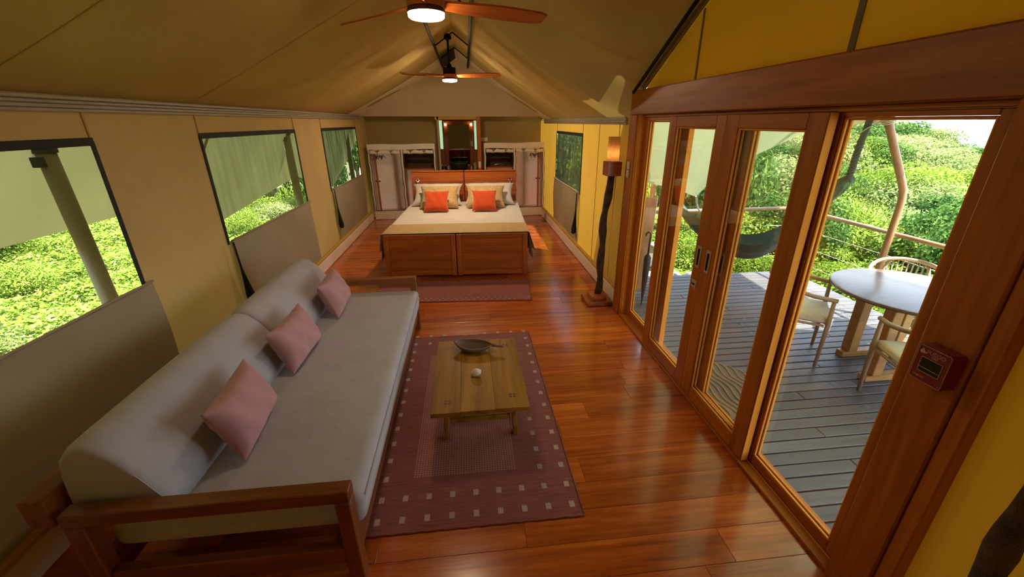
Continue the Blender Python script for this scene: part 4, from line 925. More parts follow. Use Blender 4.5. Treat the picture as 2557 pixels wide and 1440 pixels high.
# doorway to the bathroom
fr = thing('trim_7', 'timber door frame of the bathroom doorway', 'frame', (-0.12, YB + 0.06, 0), kind='structure')
wpart(B().box(0.240, 0.322, YB + 0.02, YB + 0.10, 0, 2.125, 0.005), 'post', 'wood_door_Z', fr)
wpart(B().box(-0.585, -0.545, YB + 0.02, YB + 0.08, 0, 2.125, 0.005), 'post', 'canvas_flap', fr)
wpart(B().box(-0.62, 0.239, YB + 0.02, YB + 0.06, 2.05, 2.12, 0.004), 'lintel', 'canvas_glow', fr)
# bathroom back wall with two frosted slits
wb = thing('wall_bathroom', 'dark timber wall behind the bathroom basin', 'wall', (-0.15, 11.28, 0), kind='structure')
for x0, x1, z0, z1 in ((-0.95, -0.66, 0, 2.33), (-0.57, 0.215, 0, 2.33), (0.29, 0.6, 0, 2.33), (-0.66, -0.57, 0, 1.37), (-0.66, -0.57, 2.04, 2.33), (0.215, 0.29, 0, 1.35), (0.215, 0.29, 2.03, 2.33)):
    wpart(B().box(x0 + 0.0004, x1 - 0.0004, 11.26, 11.30, z0 + 0.0004, z1 - 0.0004), 'wall_board', 'wood_bed_Z', wb)
for num, x0, x1, z0, z1, lb in ((5, -0.66, -0.57, 1.37, 2.04, 'tall narrow frosted window left of the bathroom mirror'), (6, 0.215, 0.29, 1.35, 2.03, 'tall narrow frosted window right of the bathroom mirror')):
    ww = thing('window_%d' % num, lb, 'window', ((x0 + x1) / 2, 11.27, z0), kind='structure')
    wpart(B().box(x0 + 0.001, x1 - 0.001, 11.278, 11.28, z0 + 0.001, z1 - 0.001), 'pane', 'pane_frost', ww)
    for xx in (x0, x1 - 0.008): wpart(B().box(xx, xx + 0.008, 11.25, 11.259, z0, z1), 'frame_side', 'wood_dark_Z', ww)
mi = thing('bathroom_mirror', 'wood framed mirror above the bathroom basin', 'mirror', (-0.17, 11.25, 1.0))
for x0, x1 in ((-0.54, -0.44), (0.095, 0.20)): wpart(B().box(x0, x1, 11.21, 11.249, 0.93, 2.03, 0.004), 'frame_side', 'wood_bed_Z', mi)
wpart(B().box(-0.439, 0.094, 11.21, 11.249, 1.95, 2.03, 0.004), 'frame_top', 'wood_bed_X', mi)
wpart(B().box(-0.439, 0.094, 11.235, 11.245, 0.95, 1.949), 'mirror_glass', 'mirror', mi)
wpart(B().box(-0.439, 0.094, 11.12, 11.234, 1.345, 1.36, 0.002), 'shelf', 'wood_bed_X', mi)
for sd, xx in ((-1, -0.49), (1, 0.148)):
    lp = thing('wall_lamp', 'small lit bulb on the %s side of the mirror frame' % ('left' if sd < 0 else 'right'), 'lamp', (xx, 11.205, 1.95), group='bathroom mirror lamps')
    B().lathe([(0, -0.03), (0.018, -0.022), (0.024, 0.0), (0.016, 0.02), (0, 0.024)], 14, (0, -0.055, 0)).build('bulb', 'bulb', lp, True)
    B().tube([(0, 0.004, 0.05), (0, -0.03, 0.055), (0, -0.055, 0.025)], 0.009, 8).build('arm', 'chrome', lp, True)
va = thing('vanity_counter', 'wooden bathroom counter under the mirror', 'counter', (-0.15, 10.75, 0.001))
wpart(B().box(-0.69, 0.39, 10.30, 11.24, 0.855, 0.90, 0.005), 'worktop', 'wood_bed_X', va)
for xx in (-0.68, 0.32): wpart(B().box(xx, xx + 0.06, 10.34, 11.2, 0.001, 0.854, 0.005), 'side_panel', 'wood_bed_Z', va)
bs = B().lathe([(0.15, 0.0), (0.19, 0.03), (0.215, 0.12), (0.222, 0.185), (0.216, 0.20), (0.20, 0.195), (0.185, 0.10), (0.10, 0.035), (0.0, 0.03)], 36, sy=0.85)
o = bs.build('wash_basin', 'stone_dark', None, True); o.location = (-0.185, 10.62, 0.902); tag(o, 'dark stone vessel basin on the bathroom counter', 'basin')
tp = thing('basin_tap', 'chrome tap behind the dark stone basin', 'tap', (-0.17, 10.90, 0.9015))
B().tube([(0, 0, 0), (0, 0, 0.30), (0, -0.02, 0.335), (0, -0.06, 0.34), (0, -0.10, 0.325)], 0.014, 12).build('spout', 'chrome', tp, True)
B().lathe([(0.022, 0.0), (0.022, 0.01), (0.016, 0.03)], 16).build('base', 'chrome', tp, True)
for k, (nm, x, yy, r, hh, mt_, lb) in enumerate((('soap_bottle', -0.60, 10.55, 0.028, 0.15, 'bottle_dark', 'dark bottle at the left end of the bathroom counter'), ('lotion_bottle', -0.52, 10.60, 0.026, 0.14, 'bottle_dark', 'dark bottle next to the basin on its left'), ('toothbrush_cup', -0.455, 10.75, 0.03, 0.11, 'white_plastic', 'pale cup close to the left of the basin'), ('perfume_bottle', 0.11, 10.62, 0.025, 0.10, 'shell', 'small pale bottle right of the basin'))):
    cb = thing(nm, lb, 'bottle', (x, yy, 0.9015), group='toiletries by the basin')
    B().lathe([(r * 0.9, 0), (r, 0.006), (r, hh * 0.6), (r * 0.45, hh * 0.72), (r * 0.4, hh * 0.8)], 16).build('body', mt_, cb, 'auto')
    B().lathe([(r * 0.5, hh * 0.801), (r * 0.5, hh), (0, hh)], 12).build('cap', 'white_plastic', cb, 'auto')
one(B().box(-0.66, -0.50, 10.36, 10.44, 0.902, 0.945, 0.012), 'folded_towel', 'sheet_white', 'small folded white towel on the left of the counter', 'towel', smooth='auto')
one(B().tube([(0.20, 10.60, 0.902), (0.21, 10.60, 1.0), (0.19, 10.60, 1.05), (0.22, 10.60, 1.09)], [0.04, 0.035, 0.03, 0.01], 12), 'hand_towel', 'sheet_white', 'rolled white hand towel standing right of the basin', 'towel', smooth=True)
for (nm, x, z, lb) in (('wall_socket', 0.415, 1.64, 'white socket plate on the brown partition right of the doorway'),):
    so_ = thing(nm, lb, 'socket', (x, YR - 0.02, z + 0.0))
    B().box(-0.075, 0.075, -0.006, 0.006, -0.04, 0.04, 0.003).build('plate', 'white_plastic', so_, 'auto')
    B().box(-0.02, 0.02, -0.010, -0.0065, -0.02, 0.02, 0.002).build('insert', 'white_plastic', so_, 'auto')
sw = thing('wall_switch', 'small pale switch on the timber post of the bathroom doorway', 'switch', (0.278, YB + 0.0195, 1.08))
B().box(-0.025, 0.025, -0.010, -0.0005, 0, 0.13, 0.003).build('plate', 'white_plastic', sw, 'auto'); B().box(-0.01, 0.01, -0.014, -0.0105, 0.03, 0.10, 0.002).build('rocker', 'frosted', sw, 'auto')
sw = thing('wall_switch', 'pale switch plate on the right side of the mirror frame', 'switch', (0.155, 11.2095, 1.43))
B().box(-0.03, 0.03, -0.010, -0.0005, 0, 0.12, 0.003).build('plate', 'white_plastic', sw, 'auto'); B().box(-0.012, 0.012, -0.014, -0.0105, 0.03, 0.09, 0.002).build('rocker', 'white_plastic', sw, 'auto')

# ================================================================== outdoors
DZ = -0.05
deck = tag(recentre(B().box(1.81, 4.62, -1.6, 5.27, DZ - 0.20, DZ - 0.034).build('deck', 'wood_dark_X')), 'weathered grey deck outside the sliding doors', 'deck', kind='structure')
y = -1.6; rnd = random.Random(5)
while y < 5.25:
    cut = rnd.uniform(2.3, 4.2)
    for a, b in ((1.805, cut), (cut, 4.63)): plank(deck, 'deck_plank', 'wood_deck', a + 0.002, b - 0.002, y + 0.006, y + 0.096, DZ + rnd.uniform(-0.001, 0.001), 0.03, 0.004)
    y += 0.101
# doormat
mt_ = thing('doormat', 'rounded coir doormat with wavy ridges outside the doors', 'doormat', (1.99, 2.66, DZ + 0.002), R(4))
def halfmat(u, v):
    a = u * 2 * PI; r = v; x = 0.36 * r * math.cos(a); yy = 0.40 * r * math.sin(a); return (x, yy, 0.010)
B().lathe([(0.36, 0.0), (0.365, 0.006), (0.35, 0.012), (0.0, 0.012)], 40, sy=1.15).build('mat', 'mat_coir', mt_, 'auto')
for k in range(13):
    xx = -0.31 + 0.052 * k; L = 0.40 * math.sqrt(max(0.02, 1 - (xx / 0.36) ** 2))
    B().tube([(xx + 0.018 * math.sin(t * 2.2 * PI + k * 0.25), t * L, 0.013) for t in np.linspace(-0.95, 0.95, 22)], 0.009, 6).build('ridge', 'mat_ridge', mt_, True)

# railing
rl = thing('deck_railing', 'round timber railing with wires around the deck', 'railing', (4.45, 5.15, DZ + 0.001))
def rp_(b, name, mat, sm=True): return b.build(name, mat, rl, sm, world=True)
rp_(B().tube([(1.95, 5.225, 0.88), (3.2, 5.225, 0.88), (4.45, 5.225, 0.88)], 0.024, 12), 'top_rail', 'wood_pole_X')
rp_(B().tube([(4.45, 5.225, 0.88), (4.45, 3.0, 0.88), (4.45, 0.3, 0.88), (4.45, -1.5, 0.88)], 0.024, 12), 'top_rail', 'wood_pole_Y')
for (x, yy) in ((4.45, 5.225), (1.98, 5.225), (4.45, 1.0), (4.45, -1.4)): rp_(B().tube([(x, yy, DZ + 0.001), (x, yy, 0.86)], 0.028, 12), 'rail_post', 'wood_pole_Z')
for z in (0.2, 0.42, 0.64):
    rp_(B().tube([(1.95, 5.225, z), (4.45, 5.225, z)], 0.003, 6), 'wire', 'rope'); rp_(B().tube([(4.45, 5.225, z), (4.45, -1.5, z)], 0.003, 6), 'wire', 'rope')
# bent porch pole with rope lashing
bp_ = thing('porch_pole', 'bent copper brown porch pole rising beyond the round table', 'pole', (4.385, 3.78, DZ + 0.001))
pts = [(4.385, 3.78, DZ + 0.001), (4.385, 3.78, 0.9), (4.385, 3.78, 1.16), (4.38, 3.78, 1.24), (4.355, 3.78, 1.34), (4.305, 3.78, 1.43), (4.12, 3.78, 1.72), (3.93, 3.78, 2.02), (3.80, 3.78, 2.22)]
bp_.location = (4.385, 3.78, DZ + 0.001)
B().tube(pts, 0.034, 14).build('pole', 'wood_pole_Z', bp_, True, world=True)
for k in range(5): B().tube([(3.925 + 0.045 * math.cos(a) + 0.01 * k, 3.78 + 0.05 * math.sin(a), 2.02 - 0.012 * k + 0.02 * math.cos(a)) for a in np.linspace(0, 2 * PI, 12)[:-1]], 0.006, 6, closed=True).build('lashing', 'rope', bp_, True, world=True)
B().tube([(3.93, 3.80, 2.0), (3.90, 3.92, 1.92), (3.86, 4.06, 1.80), (3.84, 4.14, 1.68)], 0.004, 6).build('loose_rope', 'rope', bp_, True, world=True)
eb = thing('porch_beam', 'round beam with a rolled beige valance at the porch edge', 'beam', (3.93, 4.6, 2.0))
B().tube([(3.93, 3.60, 2.075), (3.93, 5.05, 2.075)], 0.030, 12).build('beam', 'wood_pole_Y', eb, True, world=True)
B().grid(lambda u, v: (3.95 + 0.01 * math.sin(u * 20), 3.84 + 1.2 * u, 2.05 - 0.095 * v + 0.008 * math.sin(u * 14) * v), 30, 3).build('valance', 'canvas_cream', eb, True, world=True)
B().tube([(3.93, 3.72, 2.07), (3.97, 3.50, 2.055), (4.01, 3.30, 2.04)], 0.014, 8).build('steel_rod', 'black_metal', eb, True, world=True)

# fly sheets
def sheet(fn, nu, nv, name, mat, label, cat='fly sheet'):
    return tag(recentre(B().grid(fn, nu, nv).build(name, mat, None, True, fix=False)), label, cat)
# over the roof, left skirt with scalloped hem seen through the windows
HEM = [(-2.0, 1.27), (4.25, 1.27), (4.7, 1.15), (5.25, 0.90), (7.8, 1.14), (8.6, 0.95), (9.8, 0.69), (11.5, 1.2)]
def hem(y):
    for (a, za), (b, zb) in zip(HEM[:-1], HEM[1:]):
        if a <= y <= b: return za + (zb - za) * (y - a) / (b - a)
    return 1.2
def fly_left(u, v):
    y = -1.87 + 13.3 * v
    if u < 0.6: t = u / 0.6; return (RX + (-2.32 - RX) * t, y, 3.50 + (2.42 - 3.50) * t + 0.01 * math.sin(y * 2))
    t = (u - 0.6) / 0.4; hz = hem(y); k = 0.02 * math.sin(y * 6 + t * 3) * math.sin(PI * t)
    return (-2.32 - 0.68 * t, y, 2.42 + (hz - 2.42) * t ** 0.9 + k)
sheet(fly_left, 30, 120, 'fly_sheet', 'canvas_fly', 'olive fly sheet hanging outside the left windows')
sheet(lambda u, v: (RX + (1.80 - RX) * u, -2.0 + 7.04 * v, 3.50 - 0.06 * u), 10, 20, 'fly_sheet', 'canvas_fly', 'olive fly sheet over the raised roof above the doors')
sheet(lambda u, v: (RX + (1.78 - RX) * u, 5.06 + 6.4 * v, 3.50 + (2.30 - 3.50) * u), 10, 20, 'fly_sheet', 'canvas_fly', 'olive fly sheet over the right slope of the roof above the bed')
# porch sheet: high over the deck, its far end pulled down to a point
AW = [(1.75, 1.36), (2.1, 1.31), (2.45, 1.24), (2.72, 1.16), (2.88, 1.10), (3.0, 1.24), (3.15, 1.38), (3.6, 1.61), (4.19, 1.86), (4.62, 1.98)]
def aw(x):
    for (a, za), (b, zb) in zip(AW[:-1], AW[1:]):
        if a <= x <= b: return za + (zb - za) * (x - a) / (b - a)
    return 1.98
def porch(u, v):
    if v < 0.6:
        t = v / 0.6; yy = -1.9 + 5.5 * t; xo = 4.62 - 0.44 * max(0.0, 1 - abs(yy - 2.95) / 0.65); x = 1.75 + (xo - 1.75) * u
        return (x, yy, 3.42 - (x - 1.75) * 0.40)
    t = (v - 0.6) / 0.4; x = 1.75 + (4.62 - 1.75) * u; zt = 3.42 - (x - 1.75) * 0.40
    return (x, 3.6 + 1.42 * t, zt + (aw(x) - zt) * t ** 1.25 + 0.02 * math.sin(x * 7) * math.sin(PI * t))
ps = sheet(porch, 60, 60, 'porch_sheet', 'canvas_porch', 'pale green porch canvas drawn down to a point beyond the doors')
one(B().tube([(2.88, 5.02, 1.105), (2.93, 5.08, 1.02), (2.99, 5.13, 0.94), (3.05, 5.16, 0.88)], 0.012, 8), 'guy_rope', 'rope', 'white rope pulling the porch canvas point to the railing', 'rope', smooth=True)
for (a, b) in (((1.95, 4.86, 1.92), (2.32, 5.00, 1.34)), ((2.02, 4.7, 2.0), (2.30, 4.93, 1.55))):
    B().tube([a, tuple((p + q) / 2 for p, q in zip(a, b)), b], 0.010, 6).build('guy_cord', 'olive_pole', ps, True, world=True)
# outside poles by the left windows
for k, (yy, r, lb) in enumerate(((3.0, 0.05, 'thick olive tent pole outside the nearest left window'), (6.72, 0.055, 'olive tent pole outside the middle left window'), (10.0, 0.05, 'olive tent pole outside the far left window'))):
    p = thing('tent_pole', lb, 'pole', (-2.6, yy, -0.9), group='tent poles outside the left wall')
    B().tube([(0, 0.05, 0.0), (0, 0.02, 1.5), (0, -0.02, 2.74)], r, 14).build('tube', 'olive_pole', p, True)
    B().tube([(0.0, -0.02, 2.74), (0.0, -0.02, 2.775)], r * 1.2, 14).build('cap', 'black_metal', p, True)
    B().box(-0.02, 0.02, -0.12, -0.045, 2.66, 2.72, 0.004).build('bracket', 'black_metal', p)
one(B().tube([(-2.45, 4.55, 1.95), (-2.5, 4.25, 1.6), (-2.52, 3.98, 1.25)], 0.012, 6), 'guy_strap', 'olive_pole', 'slanting dark strap outside the middle left window', 'strap', smooth=True)

# hammock
hm = thing('hammock', 'dark green cloth hammock slung across the deck', 'hammock', (3.5, 4.7, 0.2))
HP = [(2.50, 5.09, 1.17), (2.657, 5.05, 0.96), (2.776, 5.0, 0.80), (3.037, 4.93, 0.55), (3.386, 4.78, 0.38), (3.603, 4.66, 0.39), (3.757, 4.55, 0.53), (3.882, 4.44, 0.75), (3.982, 4.33, 1.00), (4.045, 4.2, 1.215), (4.03, 4.1, 1.40)]
def cr(P, t):
    n = len(P) - 1; i = min(int(t * n), n - 1); f = t * n - i
    p0, p1, p2, p3 = (Vector(P[max(0, min(n, j))]) for j in (i - 1, i, i + 1, i + 2))
    return 0.5 * ((2 * p1) + (-p0 + p2) * f + (2 * p0 - 5 * p1 + 4 * p2 - p3) * f * f + (-p0 + 3 * p1 - 3 * p2 + p3) * f ** 3)
def ham(lo, hi, lift):
    def fn(u, v):
        p = cr(HP, u); d = (cr(HP, min(1, u + 0.01)) - cr(HP, max(0, u - 0.01))).normalized(); sd = d.cross(Vector((0, 0, 1))).normalized()
        wd = 0.045 + 0.27 * math.sin(PI * u) ** 0.9; a = lo + (hi - lo) * v
        return tuple(p + sd * a * wd + Vector((0, 0, (abs(a) ** 2) * (0.04 + 0.20 * math.sin(PI * u)) + 0.012 * math.sin(a * 11 + u * 5) + lift)))
    return fn
B().grid(ham(-1, 1, 0), 44, 18).build('cloth', 'hammock_green', hm, True, world=True)
for a in (-0.55, -0.1, 0.45): B().grid(ham(a - 0.07, a + 0.07, 0.006), 44, 2).build('stripe', 'hammock_stripe', hm, True, world=True)
for (a, b) in ((HP[-1], (3.95, 4.0, 1.80)), (HP[0], (2.385, 5.13, 1.42))):
    for k in range(3):
        B().tube([tuple(Vector(a).lerp(Vector(b), t) + Vector((0.022 * math.cos(t * 26 + k * 2.09), 0.022 * math.sin(t * 26 + k * 2.09), 0))) for t in np.linspace(0, 1, 40)], 0.014, 6).build('braided_rope', 'rope_dark', hm, True, world=True)
B().tube([(3.95, 4.0, 1.78), (3.93, 3.96, 1.9), (3.93, 3.95, 2.07)], 0.03, 8).build('rope_knot', 'rope_dark', hm, True, world=True)
one(B().tube([(2.36, 5.165, DZ + 0.001), (2.36, 5.165, 1.1), (2.36, 5.165, 1.95)], 0.03, 12), 'hammock_post', 'wood_pole_Z', 'timber post holding the far end of the hammock', 'post', smooth=True)

# round table outside
tb = thing('deck_table', 'round wooden table with trestle base on the deck', 'table', (3.60, 2.77, DZ + 0.002))
B().lathe([(0.0, 0.705), (0.52, 0.705), (0.55, 0.715), (0.56, 0.728), (0.555, 0.742), (0.54, 0.746), (0.0, 0.746)], 56).build('table_top', 'wood_tabletop', tb, 'auto')
for (dx, dy) in ((-0.27, -0.14), (-0.13, 0.24), (0.27, -0.14), (0.33, 0.24)):
    B().box(dx - 0.045, dx + 0.045, dy - 0.045, dy + 0.045, 0.056, 0.65, 0.006).build('leg', 'wood_table', tb, 'auto')
for dy, xa in ((-0.14, -0.36), (0.24, -0.22)):
    B().box(xa, 0.40, dy - 0.04, dy + 0.04, 0, 0.055, 0.006).build('foot', 'wood_table', tb, 'auto')
    B().box(xa + 0.03, 0.38, dy - 0.035, dy + 0.035, 0.651, 0.704, 0.004).build('top_bearer', 'wood_table', tb, 'auto')
B().box(0.02, 0.09, -0.099, 0.199, 0.10, 0.15, 0.004).build('stretcher', 'wood_table', tb, 'auto')
# wishbone style chairs
def deck_chair(x, y, face, label):
    c = thing('deck_chair', label, 'chair', (x, y, DZ + 0.002), face, 'curved back chairs around the deck table')
    # local +X is forward
    for sy in (-1, 1):
        B().tube([(0.20, sy * 0.235, 0), (0.205, sy * 0.24, 0.42), (0.20, sy * 0.245, 0.64)], [0.013, 0.019, 0.015], 10).build('front_leg', 'wood_chair_Z', c, True)
        B().tube([(-0.26, sy * 0.20, 0), (-0.20, sy * 0.20, 0.42), (-0.235, sy * 0.175, 0.60), (-0.265, sy * 0.14, 0.735)], [0.013, 0.019, 0.016, 0.014], 10).build('back_leg', 'wood_chair_Z', c, True)
        B().tube([(0.18, sy * 0.235, 0.40), (-0.19, sy * 0.20, 0.38)], 0.012, 8).build('side_rail', 'wood_chair_X', c, True)
    B().tube([(0.205, -0.235, 0.385), (0.205, 0.235, 0.385)], 0.013, 8).build('front_rail', 'wood_chair_Y', c, True)
    rim = [(0.22, -0.25, 0.645), (0.05, -0.275, 0.665), (-0.12, -0.26, 0.70), (-0.22, -0.19, 0.735), (-0.275, -0.08, 0.75), (-0.285, 0.0, 0.752), (-0.275, 0.08, 0.75), (-0.22, 0.19, 0.735), (-0.12, 0.26, 0.70), (0.05, 0.275, 0.665), (0.22, 0.25, 0.645)]
    B().tube([cr(rim, t) for t in np.linspace(0, 1, 41)], 0.018, 10).build('arm_rail', 'wood_chair_X', c, True)
    for k in range(9):
        a = -0.8 + 1.6 * k / 8
        B().tube([(-0.20 - 0.0 * abs(a), a * 0.15, 0.42), (-0.285 + 0.05 * a * a, a * 0.20, 0.742 - 0.012 * a * a)], 0.006, 6).build('spindle', 'wood_chair_Z', c, True)
    soft_box(-0.20, 0.225, -0.225, 0.225, 0.405, 0.468, 0.025, 0.012).build('seat_cushion', 'cushion_pale', c, True)
    B().tube([(-0.20, -0.20, 0.40), (-0.20, 0.20, 0.40)], 0.013, 8).build('back_rail', 'wood_chair_Y', c, True)
    return c
deck_chair(3.00, 3.17, R(-38), 'curved back wooden chair on the left of the deck table')
deck_chair(3.25, 2.23, R(72), 'curved back wooden chair on the near side of the deck table')
deck_chair(4.13, 3.28, R(222), 'curved back wooden chair behind the deck table')
# lounge chair and umbrella by the far door leaf
lc = thing('wooden_armchair', 'high backed wooden armchair with white cushion seen past the far door leaf', 'chair', (2.06, 4.63, DZ + 0.002), R(-6))
B().box(-0.085, 0.085, -0.04, 0.0, 0.08, 1.25, 0.01, rot=Matrix.Rotation(R(5), 3, 'X'), piv=(0, 0, 0.2)).build('back_board', 'wood_pole_Z', lc, 'auto')
B().box(-0.09, 0.36, 0.06, 0.44, 0.30, 0.335, 0.006).build('seat', 'wood_pole_X', lc, 'auto')
soft_box(-0.07, 0.34, 0.09, 0.42, 0.337, 0.43, 0.03).build('seat_cushion', 'sheet_white', lc, True)
for (a, b) in ((-0.06, 0.09), (0.33, 0.09), (-0.06, 0.41), (0.33, 0.41)): B().box(a - 0.025, a + 0.025, b - 0.025, b + 0.025, 0, 0.299, 0.004).build('leg', 'wood_pole_Z', lc, 'auto')
B().box(0.30, 0.36, 0.04, 0.44, 0.55, 0.575, 0.004).build('armrest', 'wood_pole_Y', lc, 'auto')
for b in (0.09, 0.40): B().box(0.312, 0.348, b - 0.02, b + 0.02, 0.336, 0.549, 0.004).build('arm_post', 'wood_pole_Z', lc, 'auto')
um = thing('umbrella', 'furled black umbrella leaning outside the far door leaf', 'umbrella', (2.02, 4.36, DZ + 0.002))
ua, ub = Vector((0, 0, 0)), Vector((0.02, 0.02, 0.78))
B().tube([ua.lerp(ub, t) for t in (0.0, 0.06, 0.2, 0.5, 0.75, 0.80)], [0.005, 0.008, 0.022, 0.036, 0.040, 0.012], 12).build('furled_cloth', 'umbrella_black', um, True)
hd = [ub.lerp(ua, 0.2), ub, ub + Vector((0.005, 0, 0.05)), ub + Vector((0.0, 0, 0.085)), ub + Vector((-0.025, 0, 0.10)), ub + Vector((-0.05, 0, 0.085)), ub + Vector((-0.052, 0, 0.06))]
B().tube(hd, 0.010, 10).build('crook_handle', 'umbrella_black', um, True)
# rocks by the corner of the deck
rn = random.Random(9)
for k, (x, yy, z, r) in enumerate(((2.98, 5.80, -0.22, 0.27), (3.42, 5.72, -0.24, 0.16), (2.42, 5.95, -0.1, 0.27), (3.72, 5.66, -0.24, 0.12), (3.2, 6.35, 0.05, 0.24))):
    bm = bmesh.new(); bmesh.ops.create_icosphere(bm, subdivisions=3, radius=1.0)
    for v in bm.verts:
        n_ = v.co.normalized(); v.co = n_ * (1 + 0.16 * math.sin(n_.x * 4 + k) * math.cos(n_.y * 5 + k * 2) + 0.10 * math.sin(n_.z * 7 + k))
        v.co = Vector((v.co.x * r, v.co.y * r * 0.85, v.co.z * r * 0.62))
    b = B(); bm.verts.index_update(); b.add([v.co[:] for v in bm.verts], [[v.index for v in f.verts] for f in bm.faces]); bm.free()
    o = b.build('rock', 'rock', None, 'auto'); o.location = (x, yy, z - 0.05); o.rotation_euler = (0, 0, k)
    tag(o, ('large grey rock at the far edge of the deck', 'mid sized rock right of the large one past the deck', 'broad rock at the back left of the pile past the deck', 'smallest rock at the right end of the pile past the deck', 'upper rock lying behind the others past the deck')[k], 'rock', 'rocks beyond the deck')

# ------------------------------------------------------------------ terrain and plants
def ground_h(x, y):
    r = math.hypot(x, y)
    if x > 0:
        a = math.atan2(x, y)                        # 0 ahead, pi/2 to the right
        h_ = -0.75 - 0.06 * max(0, min(10, r - 6)) + max(-0.05, 0.056 - 0.56 * max(0, a - 0.80)) * max(0, r - 17) + 0.0
    else:
        h_ = -0.75 - 0.035 * max(0, min(8, -x - 3)) + 0.09 * max(0, -x - 9)
    k = min(1, abs(x) / 3.0); return (h_ * k + (-0.78) * (1 - k)) + 0.06 * math.sin(x * 1.7) * math.sin(y * 1.3)
gx = np.concatenate([np.linspace(-60, -8, 18), np.linspace(-7, 7, 25), np.linspace(8, 70, 26)]); gy = np.concatenate([np.linspace(-40, -3, 12), np.linspace(-2, 14, 26), np.linspace(15, 75, 26)])
b = B()
for yy in gy:
    for xx in gx: b.v.append((xx, yy, ground_h(xx, yy)))
n = len(gx)
for j in range(len(gy) - 1):
    for i in range(n - 1): b.f.append((j * n + i, j * n + i + 1, (j + 1) * n + i + 1, (j + 1) * n + i))
tag(b.build('ground', 'soil', None, True, fix=False), 'green sloping ground around the tent', 'ground', kind='structure')

def leaf_mesh(name, pos, nrm, size, tint, mat, rng, aspect=0.55):
    """one rhombic leaf per point, tint per leaf"""
    N = len(pos); t = rng.normal(size=(N, 3)); t -= nrm * (t * nrm).sum(1, keepdims=True); t /= np.linalg.norm(t, axis=1, keepdims=True) + 1e-9
    bt = np.cross(nrm, t); s = size[:, None]
    v = np.stack([pos - t * s, pos + bt * s * aspect - nrm * s * 0.12, pos + t * s, pos - bt * s * aspect - nrm * s * 0.12], 1).reshape(-1, 3)
    me = bpy.data.meshes.new(name); me.vertices.add(4 * N); me.vertices.foreach_set('co', v.astype(np.float32).ravel())
    me.loops.add(4 * N); me.loops.foreach_set('vertex_index', np.arange(4 * N, dtype=np.int32)); me.polygons.add(N)
    me.polygons.foreach_set('loop_start', np.arange(0, 4 * N, 4, dtype=np.int32)); me.polygons.foreach_set('loop_total', np.full(N, 4, dtype=np.int32))
    at = me.attributes.new('tint', 'FLOAT', 'FACE'); at.data.foreach_set('value', tint.astype(np.float32)); me.update(calc_edges=True); me.validate()
    me.materials.append(MATS[mat]); return me
def crown(seed, n, blobs, size, mat, rz=1.0):
    rng = np.random.default_rng(seed); cs = []; rs = []
    for k in range(blobs):
        a = rng.uniform(0, 2 * PI); rr = rng.uniform(0, 0.62); cs.append((rr * math.cos(a), rr * math.sin(a), rng.uniform(0.30, 0.80) * rz)); rs.append(rng.uniform(0.22, 0.44))
    cs = np.array(cs); rs = np.array(rs); w_ = rs ** 2 / (rs ** 2).sum(); ids = rng.choice(blobs, n, p=w_)
    d = rng.normal(size=(n, 3)); d /= np.linalg.norm(d, axis=1, keepdims=True); d[:, 2] = np.where(d[:, 2] < -0.3, -d[:, 2], d[:, 2])
    pos = cs[ids] + d * (rs[ids] * rng.uniform(0.72, 1.04, n))[:, None]
    nr = d + rng.normal(size=(n, 3)) * 0.55; nr /= np.linalg.norm(nr, axis=1, keepdims=True)
    tint = np.clip(rng.normal(0.5, 0.17, n) + (ids % 5 - 2) * 0.05, 0, 1)
    return leaf_mesh('foliage', pos, nr, rng.uniform(0.6, 1.25, n) * size, tint, mat, rng)
CR = {'bright': [crown(s, 9000, 26, 0.030, 'leaf_bright') for s in (1, 2, 3)], 'deep': [crown(s, 9000, 24, 0.030, 'leaf_deep') for s in (4, 5)], 'pale': [crown(s, 8000, 28, 0.030, 'leaf_pale') for s in (6, 7)], 'fine': [crown(s, 12000, 34, 0.022, 'leaf_bright') for s in (8, 9)]}
def stem_mesh():
    b = B(); rn = random.Random(4)
    b.tube([(0, 0, -0.1), (0.01, 0, 0.25), (0.03, 0.02, 0.55)], [0.05, 0.04, 0.025], 8)
    for k in range(4):
        a = k * 1.6; b.tube([(0.01, 0, 0.22), (0.15 * math.cos(a), 0.15 * math.sin(a), 0.42), (0.32 * math.cos(a), 0.32 * math.sin(a), 0.62)], [0.025, 0.018, 0.010], 6)
    return b
st0 = stem_mesh().build('stem', 'bark_grey', None, True); SM = st0.data; bpy.data.objects.remove(st0)
NTREE = [0]
def plant(name, kind, x, y, rad, hgt, label, group):
    r = thing(name, label, 'tree' if hgt > 1.9 else 'shrub', (x, y, ground_h(x, y) - 0.05), random.uniform(0, 6.28), group)
    L = CR[kind]; fo = bpy.data.objects.new('foliage', L[NTREE[0] % len(L)]); C.objects.link(fo); fo.parent = r; fo.scale = (rad, rad, hgt)
    sm = bpy.data.objects.new('stem', SM); C.objects.link(sm); sm.parent = r; sm.scale = (rad * 0.9, rad * 0.9, hgt); NTREE[0] += 1; return r
rn = random.Random(21)
SIDE = {'bright': 'bright green', 'deep': 'dark green', 'pale': 'pale olive', 'fine': 'fine leaved green'}
ORD = ['leftmost'] + [w_ + ' from the left' for w_ in 'second third fourth fifth sixth seventh eighth ninth tenth eleventh twelfth thirteenth fourteenth fifteenth sixteenth seventeenth eighteenth nineteenth twentieth'.split()]
def row(r0, r1, a0, a1, n, rad, hgt, kinds, what, where, name):
    for k in range(n):
        a = a0 + (a1 - a0) * (k + rn.uniform(0.2, 0.8)) / n; r = rn.uniform(r0, r1); kd = kinds[k % len(kinds)]
        plant(name, kd, r * math.sin(a), r * math.cos(a), rn.uniform(*rad), rn.uniform(*hgt), '%s %s %s, %s' % (SIDE[kd], what, where, ORD[k]), '%s %s' % (what, where))
